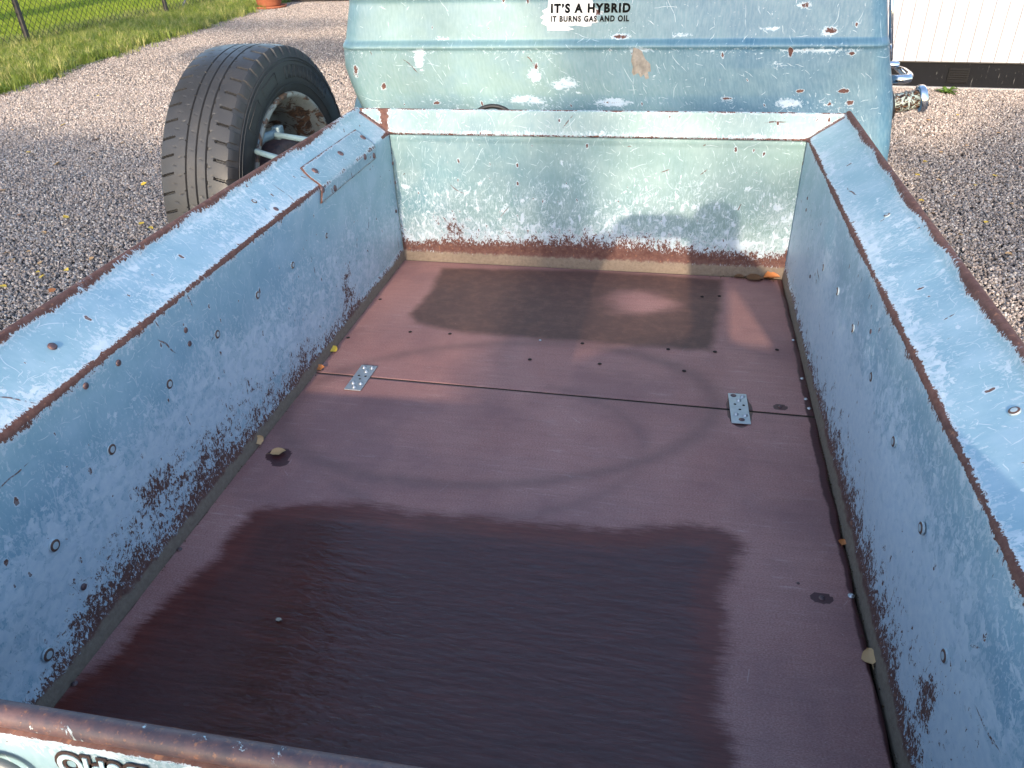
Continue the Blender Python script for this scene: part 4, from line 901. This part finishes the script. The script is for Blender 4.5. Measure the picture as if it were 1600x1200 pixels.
for k in range(6):
    a = k * PI / 3 + .3
    add_lathe(bm, [(.012, .018), (.012, .008), (.006, .004), (0, .004)], 6, WMI @ Matrix.Translation((.10 * math.cos(a), .10 * math.sin(a), 0)))
from_bm('drum_bolts', bm, rust_m, drum)
rod_m = simple('blue_grey_rod', (.13, .20, .24), .4, sc=30)
for q0, q1, r_ in [((428, 210), (500, 222), .0075), ((398, 236), (470, 258), .0075)]:
    a = at(*q0, x=-.845); b = at(*q1, x=-.66); b = a + (b - a) * 1.12; bm = bmesh.new(); add_tube(bm, [a, a + (b - a) * .05, b], [r_ * 1.0, r_, r_], 12)
    from_bm('suspension_rod', bm, rod_m, truck, True)
a = at(398, 226, x=-.862); b = at(422, 212, x=-.85); c = at(434, 205, x=-.84); bm = bmesh.new(); add_tube(bm, [a, (a + b) / 2 + np.array([0, 0, .006]), b, c], [.015, .014, .012, .010], 12)
add_box(bm, (c[0] - .012, c[1] - .014, c[2] - .02), (c[0] + .012, c[1] + .014, c[2] + .014), bev=.003)
from_bm('suspension_arm', bm, rod_m, truck, True)
# far side rear wheel stands symmetrically, hidden behind the right wall
bm = bmesh.new(); add_lathe(bm, [(.26, 0), (.30, -.01), (.36, -.005), (RC, .02), (RC, .215), (.36, .24), (.30, .245), (.26, .235), (.25, .1), (.0, .1)], 64, Matrix.Translation((1.02, WYc, WZc)) @ Matrix.Rotation(PI / 2, 4, 'Y'))
# (left out: the photograph shows nothing of it)
bm.free()

# ------------------------------------------------------------------ leaves
def leaf_material(name, c1, c2):
    n = NM(name); p = n.obj(); return n.fin(n.mix(n.noise(p, 150, 4, .6), c1, c2), .55)
LM = dict(yellow=leaf_material('yellow_leaf', (.55, .34, .03), (.72, .50, .06)), tan=leaf_material('tan_leaf', (.38, .22, .10), (.52, .33, .16)), orange=leaf_material('orange_leaf', (.36, .11, .03), (.5, .2, .06)), brown=leaf_material('brown_leaf', (.07, .035, .02), (.16, .08, .035)))
def leaf_mesh(seed, mat, curl=.35):
    r = random.Random(seed); bm = bmesh.new(); ks = [0, .15, .35, .55, .75, .9, 1]; ws = [.02, .26, .42, .40, .28, .14, .01]; rows_ = []
    for k_, w_ in zip(ks, ws):
        jl, jr = r.uniform(.85, 1.15), r.uniform(.85, 1.15)
        rows_.append([bm.verts.new((k_ - .5, -w_ * jl, curl * w_ * .5 + r.uniform(0, .05))), bm.verts.new((k_ - .5, -w_ * .5 * jl, curl * w_ * .15)), bm.verts.new((k_ - .5, 0, .02 * math.sin(k_ * 5))), bm.verts.new((k_ - .5, w_ * .5 * jr, curl * w_ * .2)), bm.verts.new((k_ - .5, w_ * jr, curl * w_ * .6 + r.uniform(0, .06)))])
    for a, b in zip(rows_, rows_[1:]):
        for i in range(4): bm.faces.new((a[i], b[i], b[i + 1], a[i + 1]))
    s0 = [bm.verts.new((-.5, -.012, .0)), bm.verts.new((-.5, .012, .0)), bm.verts.new((-.82, .03, .06)), bm.verts.new((-.82, .01, .06))]; bm.faces.new(s0)
    me = bpy.data.meshes.new('leaf'); bm.to_mesh(me); bm.free(); me.materials.append(mat); me.polygons.foreach_set('use_smooth', [True] * len(me.polygons)); return me
def put_leaf(pt, size, colr, label, group=None, rot=None, tilt=(0, 0), seed=0, curl=.35, name='fallen_leaf'):
    o = bpy.data.objects.new(name, leaf_mesh(seed, LM[colr], curl)); C.objects.link(o); o.location = pt; o.scale = (size,) * 3; o.rotation_euler = (tilt[0], tilt[1], random.random() * 6.3 if rot is None else rot); return tag(o, label, 'leaf', group)
pp = at(435, 709); put_leaf((pp[0], pp[1], .004), .030, 'tan', 'tan dry leaf lying in a small wet spot on the bed floor', rot=.5, seed=1)
pp = at(516, 549); put_leaf((-W + .008, pp[1], .008), .026, 'yellow', 'bright yellow leaf in the crack along the left bed wall', rot=1.3, tilt=(.5, 0), seed=2)
pp = at(488, 578); put_leaf((-W + .010, pp[1] + .003, .006), .022, 'orange', 'small orange leaf at the left end of the floor seam', rot=.4, tilt=(.3, 0), seed=3)
pp = at(389, 693); put_leaf((-W + .006, pp[1], .012), .024, 'tan', 'tan leaf standing against the left bed wall near the middle', rot=1.2, tilt=(.9, 0), seed=4)
pp = at(1372, 1030); put_leaf((W - .010, pp[1], .004), .028, 'tan', 'tan leaf stuck in the crack along the right bed wall', rot=1.6, tilt=(-.4, 0), seed=5)
pp = at(1330, 850); put_leaf((W - .010, pp[1], .002), .016, 'orange', 'small orange leaf in the debris along the right bed wall', rot=1.2, seed=6)
put_leaf((.47, -.030, .004), .05, 'brown', 'wet dark brown leaf in the far right corner of the bed', rot=.1, seed=7)
put_leaf((.515, -.024, .007), .045, 'orange', 'curled orange brown leaf in the far right corner of the bed', rot=.2, seed=8, curl=.8)
put_leaf((.43, -.022, .003), .03, 'brown', 'small dark leaf beside the corner debris at the headboard', rot=.1, seed=17)
pp = at(436, 970); bm = bmesh.new(); bmesh.ops.create_icosphere(bm, subdivisions=2, radius=.0035)
for v in bm.verts: v.co.z *= .6; v.co.x *= 1.3; v.co *= random.uniform(.9, 1.1)
o = from_bm('small_stone', bm, simple('pale_stone', (.35, .3, .24), .7)); o.location = (pp[0], pp[1], .003); tag(o, 'tiny pale stone lying in the shallow water on the bed floor', 'stone')
# debris in the right crack and corners (crumbs, needles)
V, Fc = [], []
def crumb(c, s):
    k = len(V); q = rng.normal(0, 1, (4, 3)) * s
    for j in range(4): V.append(np.array(c) + q[j] * np.array([1, 1, .5]))
    Fc.extend([(k, k + 1, k + 2), (k, k + 2, k + 3), (k, k + 1, k + 3), (k + 1, k + 2, k + 3)])
for i in range(420): crumb((W - .006 + rng.normal(0, .003), rng.choice([rng.uniform(-1.2, -.8), rng.uniform(-1.7, -.05)]), rng.uniform(-.006, .003)), .0016)
for i in range(240): crumb((-W + .003 + abs(rng.normal(0, .003)), rng.uniform(-1.6, -.05), rng.uniform(-.004, .003)), .0014)
for i in range(260): crumb((W - .03 - abs(rng.normal(0, .06)), -.016 - abs(rng.normal(0, .006)), rng.uniform(0, .004)), .0018)
o = raw_mesh('debris', V, Fc, simple('debris_crumbs', (.09, .06, .03), .9, var=.4, sc=300)); tag(o, 'brown crumbs and rotted leaf bits in the cracks of the bed', 'debris', kind='stuff')
LG, RG = 'yellow leaves on the gravel left of the truck', 'yellow leaves on the gravel right of the truck'
left_leaves = [(6, 451, .036, 'yellow'), (64, 414, 0, 'tan'), (60, 428, 0, 'yellow'), (67, 435, .03, 'yellow'), (105, 425, 0, 'yellow'), (83, 457, 0, 'orange'), (46, 396, 0, 'tan'), (11, 398, 0, 'tan'), (20, 409, 0, 'tan'), (222, 352, 0, 'yellow'), (236, 359, 0, 'yellow'), (144, 407, 0, 'tan'), (99, 197, .04, 'yellow'), (105, 342, .036, 'yellow'), (90, 258, .05, 'tan'), (4, 300, .04, 'tan'), (225, 290, .035, 'yellow'), (236, 240, 0, 'tan'), (154, 151, 0, 'yellow'), (32, 338, .03, 'orange'), (11, 150, .05, 'tan'), (77, 112, .05, 'tan'), (191, 225, 0, 'tan'), (70, 366, 0, 'tan'), (170, 300, 0, 'tan'), (140, 250, 0, 'tan'), (45, 240, 0, 'yellow'), (250, 170, 0, 'tan'), (20, 205, 0, 'tan'), (200, 190, 0, 'tan')]
for i, (px, py, s_, c_) in enumerate(left_leaves):
    pp = ground_pt(px, py); put_leaf((pp[0], pp[1], G + .008), s_ * .85 or random.uniform(.017, .028), c_, dict(yellow='small yellow leaf lying on the grey gravel left of the truck', tan='small dry tan leaf lying on the grey gravel left of the truck', orange='small orange leaf lying on the grey gravel left of the truck')[c_], LG, seed=40 + i, tilt=(random.uniform(-.3, .3), random.uniform(-.3, .3)))
pp = ground_pt(150, 221); put_leaf((pp[0], pp[1], G + .009), .045, 'brown', 'dark brown leaf lying alone on the gravel left of the tyre', seed=90)
for i, (px, py, c_) in enumerate([(1496, 182, 'yellow'), (1445, 255, 'yellow'), (1433, 276, 'yellow'), (1553, 277, 'yellow'), (1439, 316, 'yellow'), (1470, 240, 'tan'), (1580, 321, 'tan'), (1523, 292, 'yellow'), (1594, 264, 'orange'), (1466, 284, 'tan'), (1490, 309, 'tan'), (1540, 350, 'yellow'), (1575, 400, 'tan'), (1510, 230, 'tan'), (1560, 210, 'tan'), (1450, 190, 'tan'), (1500, 370, 'tan')]):
    pp = ground_pt(px, py); put_leaf((pp[0], pp[1], G + .008), random.uniform(.016, .026), c_, dict(yellow='small yellow leaf lying on the pinkish gravel right of the truck', tan='small dry tan leaf lying on the pinkish gravel right of the truck', orange='small orange leaf lying on the pinkish gravel right of the truck')[c_], RG, seed=120 + i)

# ------------------------------------------------------------------ trees round the yard (they shade it and mirror in the wet floor)
bark = simple('bark', (.09, .07, .055), .9, sc=12, bump=.02)
crown_m = leafy('tree_leaves', (.035, .06, .012), (.06, .09, .018), (.10, .13, .03), .3)
def tree(name, label, base, trunk, blobs, per, lsz, seed):
    r = np.random.default_rng(seed); root = thing(name, label, 'tree', base)
    bm = bmesh.new(); add_tube(bm, trunk[0], trunk[1], 12)
    for bl in blobs:
        c = np.array(bl[:3]); t = Vector(trunk[0][-2]); m_ = (Vector(c) + t) / 2 + Vector((0, 0, -.15)); add_tube(bm, [t, m_, Vector(c)], [.07, .045, .015], 7)
    from_bm('trunk', bm, bark, root, True)
    Vv = []
    for bl in blobs:
        c, rad = np.array(bl[:3]), np.array(bl[3:6]); nl = int(per * (bl[6] if len(bl) > 6 else 1))
        d_ = r.normal(0, 1, (nl, 3)); d_ /= np.linalg.norm(d_, axis=1)[:, None]; pts = c + d_ * (r.uniform(0, 1, nl) ** (1 / 2.4))[:, None] * rad * (1 + .12 * np.sin(d_[:, :1] * 7) * np.cos(d_[:, 2:] * 5))
        a_ = r.normal(0, 1, (nl, 3)); a_ /= np.linalg.norm(a_, axis=1)[:, None]; b_ = np.cross(a_, r.normal(0, 1, (nl, 3))); b_ /= np.linalg.norm(b_, axis=1)[:, None]; s_ = (lsz * r.uniform(.6, 1.3, nl))[:, None]
        Vv.append(np.stack([pts - a_ * s_, pts + b_ * s_ * .6, pts + a_ * s_, pts - b_ * s_ * .6], 1).reshape(-1, 3))
    Vv = np.concatenate(Vv); Fq = np.arange(len(Vv)).reshape(-1, 4)
    raw_mesh('crown', Vv, Fq, crown_m, root); return root
tree('shade_tree', 'tall thin tree behind the photographer shading the truck', (-.33, -14, G), ([(-.35, -14, G - .1), (-.3, -14, 3), (-.26, -14, 5.4), (-.2, -14, 6.2), (0, -14, 7)], [.15, .12, .11, .08, .04]),
     [(.24, -14, 6.02, .70, .6, .44, 1.5), (-3.6, -14, 5.0, 2.1, .9, .60, 3.2), (2.4, -14, 5.3, 1.5, .8, .62, 2.2), (-3.4, -14.4, 6.9, 1.4, .6, .17, .8), (-5.6, -14.4, 7.55, 2.2, .6, .10, .5), (-.1, -13.6, 5.3, 1.5, .5, .75, .24), (-.9, -13.6, 6.0, .8, .5, .5, .16)], 3000, .05, 11)  # unseen clumps shaped to the shade wanted; sparse nearer pair added to thin sunlight
tree('dark_tree', 'large dark leafy tree standing left of the drive', (-8.9, 4.6, G), ([(-8.9, 4.6, G - .2), (-8.6, 4.6, 3), (-8, 4.6, 5), (-7.2, 4.6, 7)], [.4, .32, .25, .1]),
     [(-6.3, 4.9, 8.4, 2.0, 2.2, 2.3, 2), (-7.4, 2.6, 7.0, 2.2, 2.3, 2.4, 1.6), (-7.6, 3.0, 10.0, 2.6, 2.4, 2.0, 1.6), (-7.8, -.2, 8.2, 2.2, 2.2, 2.4, 1.4)], 5000, .13, 12)

# ------------------------------------------------------------------ the photographer (stands behind the tailgate; only the shadow is in the picture)
def skin_body(name, joints, edges, mat, parent, sub=2):
    me = bpy.data.meshes.new(name); me.from_pydata([j[:3] for j in joints], edges, []); me.update()
    o = bpy.data.objects.new(name, me); C.objects.link(o); me.materials.append(mat)
    sm_ = o.modifiers.new('skin', 'SKIN'); sm_.use_smooth_shade = True
    for i, j in enumerate(joints): me.skin_vertices[0].data[i].radius = (j[3], j[4] if len(j) > 4 else j[3])
    me.skin_vertices[0].data[0].use_root = True
    ss = o.modifiers.new('sub', 'SUBSURF'); ss.levels = sub; ss.render_levels = sub
    wparent(o, parent); return o
px_, py_, HX = .315, -2.42, .215
person = thing('person', 'person in dark clothes bending over the tailgate with a phone held up', 'person', (px_, py_ - .1, G))
cloth = simple('dark_clothes', (.04, .045, .06), .8); skin_m = simple('skin', (.5, .32, .25), .5)
J = [(px_, -2.66, .30, .13, .11), (px_, -2.60, .45, .13, .10), (px_, -2.52, .60, .14, .10), (px_, -2.48, .68, .09, .08), (px_, -2.46, .74, .045),
     (px_, -2.45, .87, .06), (px_, -2.44, 1.01, .08, .09), (px_, -2.45, 1.10, .06),
     (px_ - .17, -2.46, .67, .075), (px_ - .36, -2.34, .58, .065), (HX - .25, -2.15, .79, .05), (HX - .165, -2.085, .865, .03),
     (px_ + .17, -2.46, .67, .075), (px_ + .30, -2.34, .58, .065), (HX + .20, -2.15, .79, .05), (HX + .06, -2.085, .865, .03),
     (px_ - .1, -2.66, .22, .085), (px_ - .14, -2.40, .10, .065), (px_ - .14, -2.56, -.10, .045), (px_ - .14, -2.54, -.165, .04), (px_ - .14, -2.44, -.175, .03),
     (px_ + .1, -2.66, .22, .085), (px_ + .14, -2.40, .10, .065), (px_ + .14, -2.56, -.10, .045), (px_ + .14, -2.54, -.165, .04), (px_ + .14, -2.44, -.175, .03)]
E_ = [(0, 1), (1, 2), (2, 3), (3, 4), (4, 5), (5, 6), (6, 7), (3, 8), (8, 9), (9, 10), (10, 11), (3, 12), (12, 13), (13, 14), (14, 15), (0, 16), (16, 17), (17, 18), (18, 19), (19, 20), (0, 21), (21, 22), (22, 23), (23, 24), (24, 25)]
skin_body('body', J, E_, cloth, person)
# phone just behind the lens position, hands on its ends
PM = Matrix(((R_[0], U[0], -F[0], CAM[0]), (R_[1], U[1], -F[1], CAM[1]), (R_[2], U[2], -F[2], CAM[2]), (0, 0, 0, 1)))
for s_ in (-1, 1):
    hx_ = -.165 if s_ < 0 else .06; hand0 = Vector((HX + hx_, -2.085, .865))
    for k in range(5):
        tipl = PM @ Vector((-.06 + s_ * .064, -.056 + k * .013, .020)); bend_ = PM @ Vector((-.06 + s_ * .088, -.056 + k * .013, .016))
        skin_body('finger', [(*hand0, .016), (*bend_, .009), (*((bend_ + tipl) / 2), .0085), (*tipl, .007)], [(0, 1), (1, 2), (2, 3)], skin_m, person, 1)
bm = bmesh.new(); add_box(bm, (-.135, -.060, .010), (.015, .012, .018), PM, bev=.003); ph_ = from_bm('phone', bm, black_rubber); tag(ph_, 'dark phone held in both hands above the tailgate', 'phone')
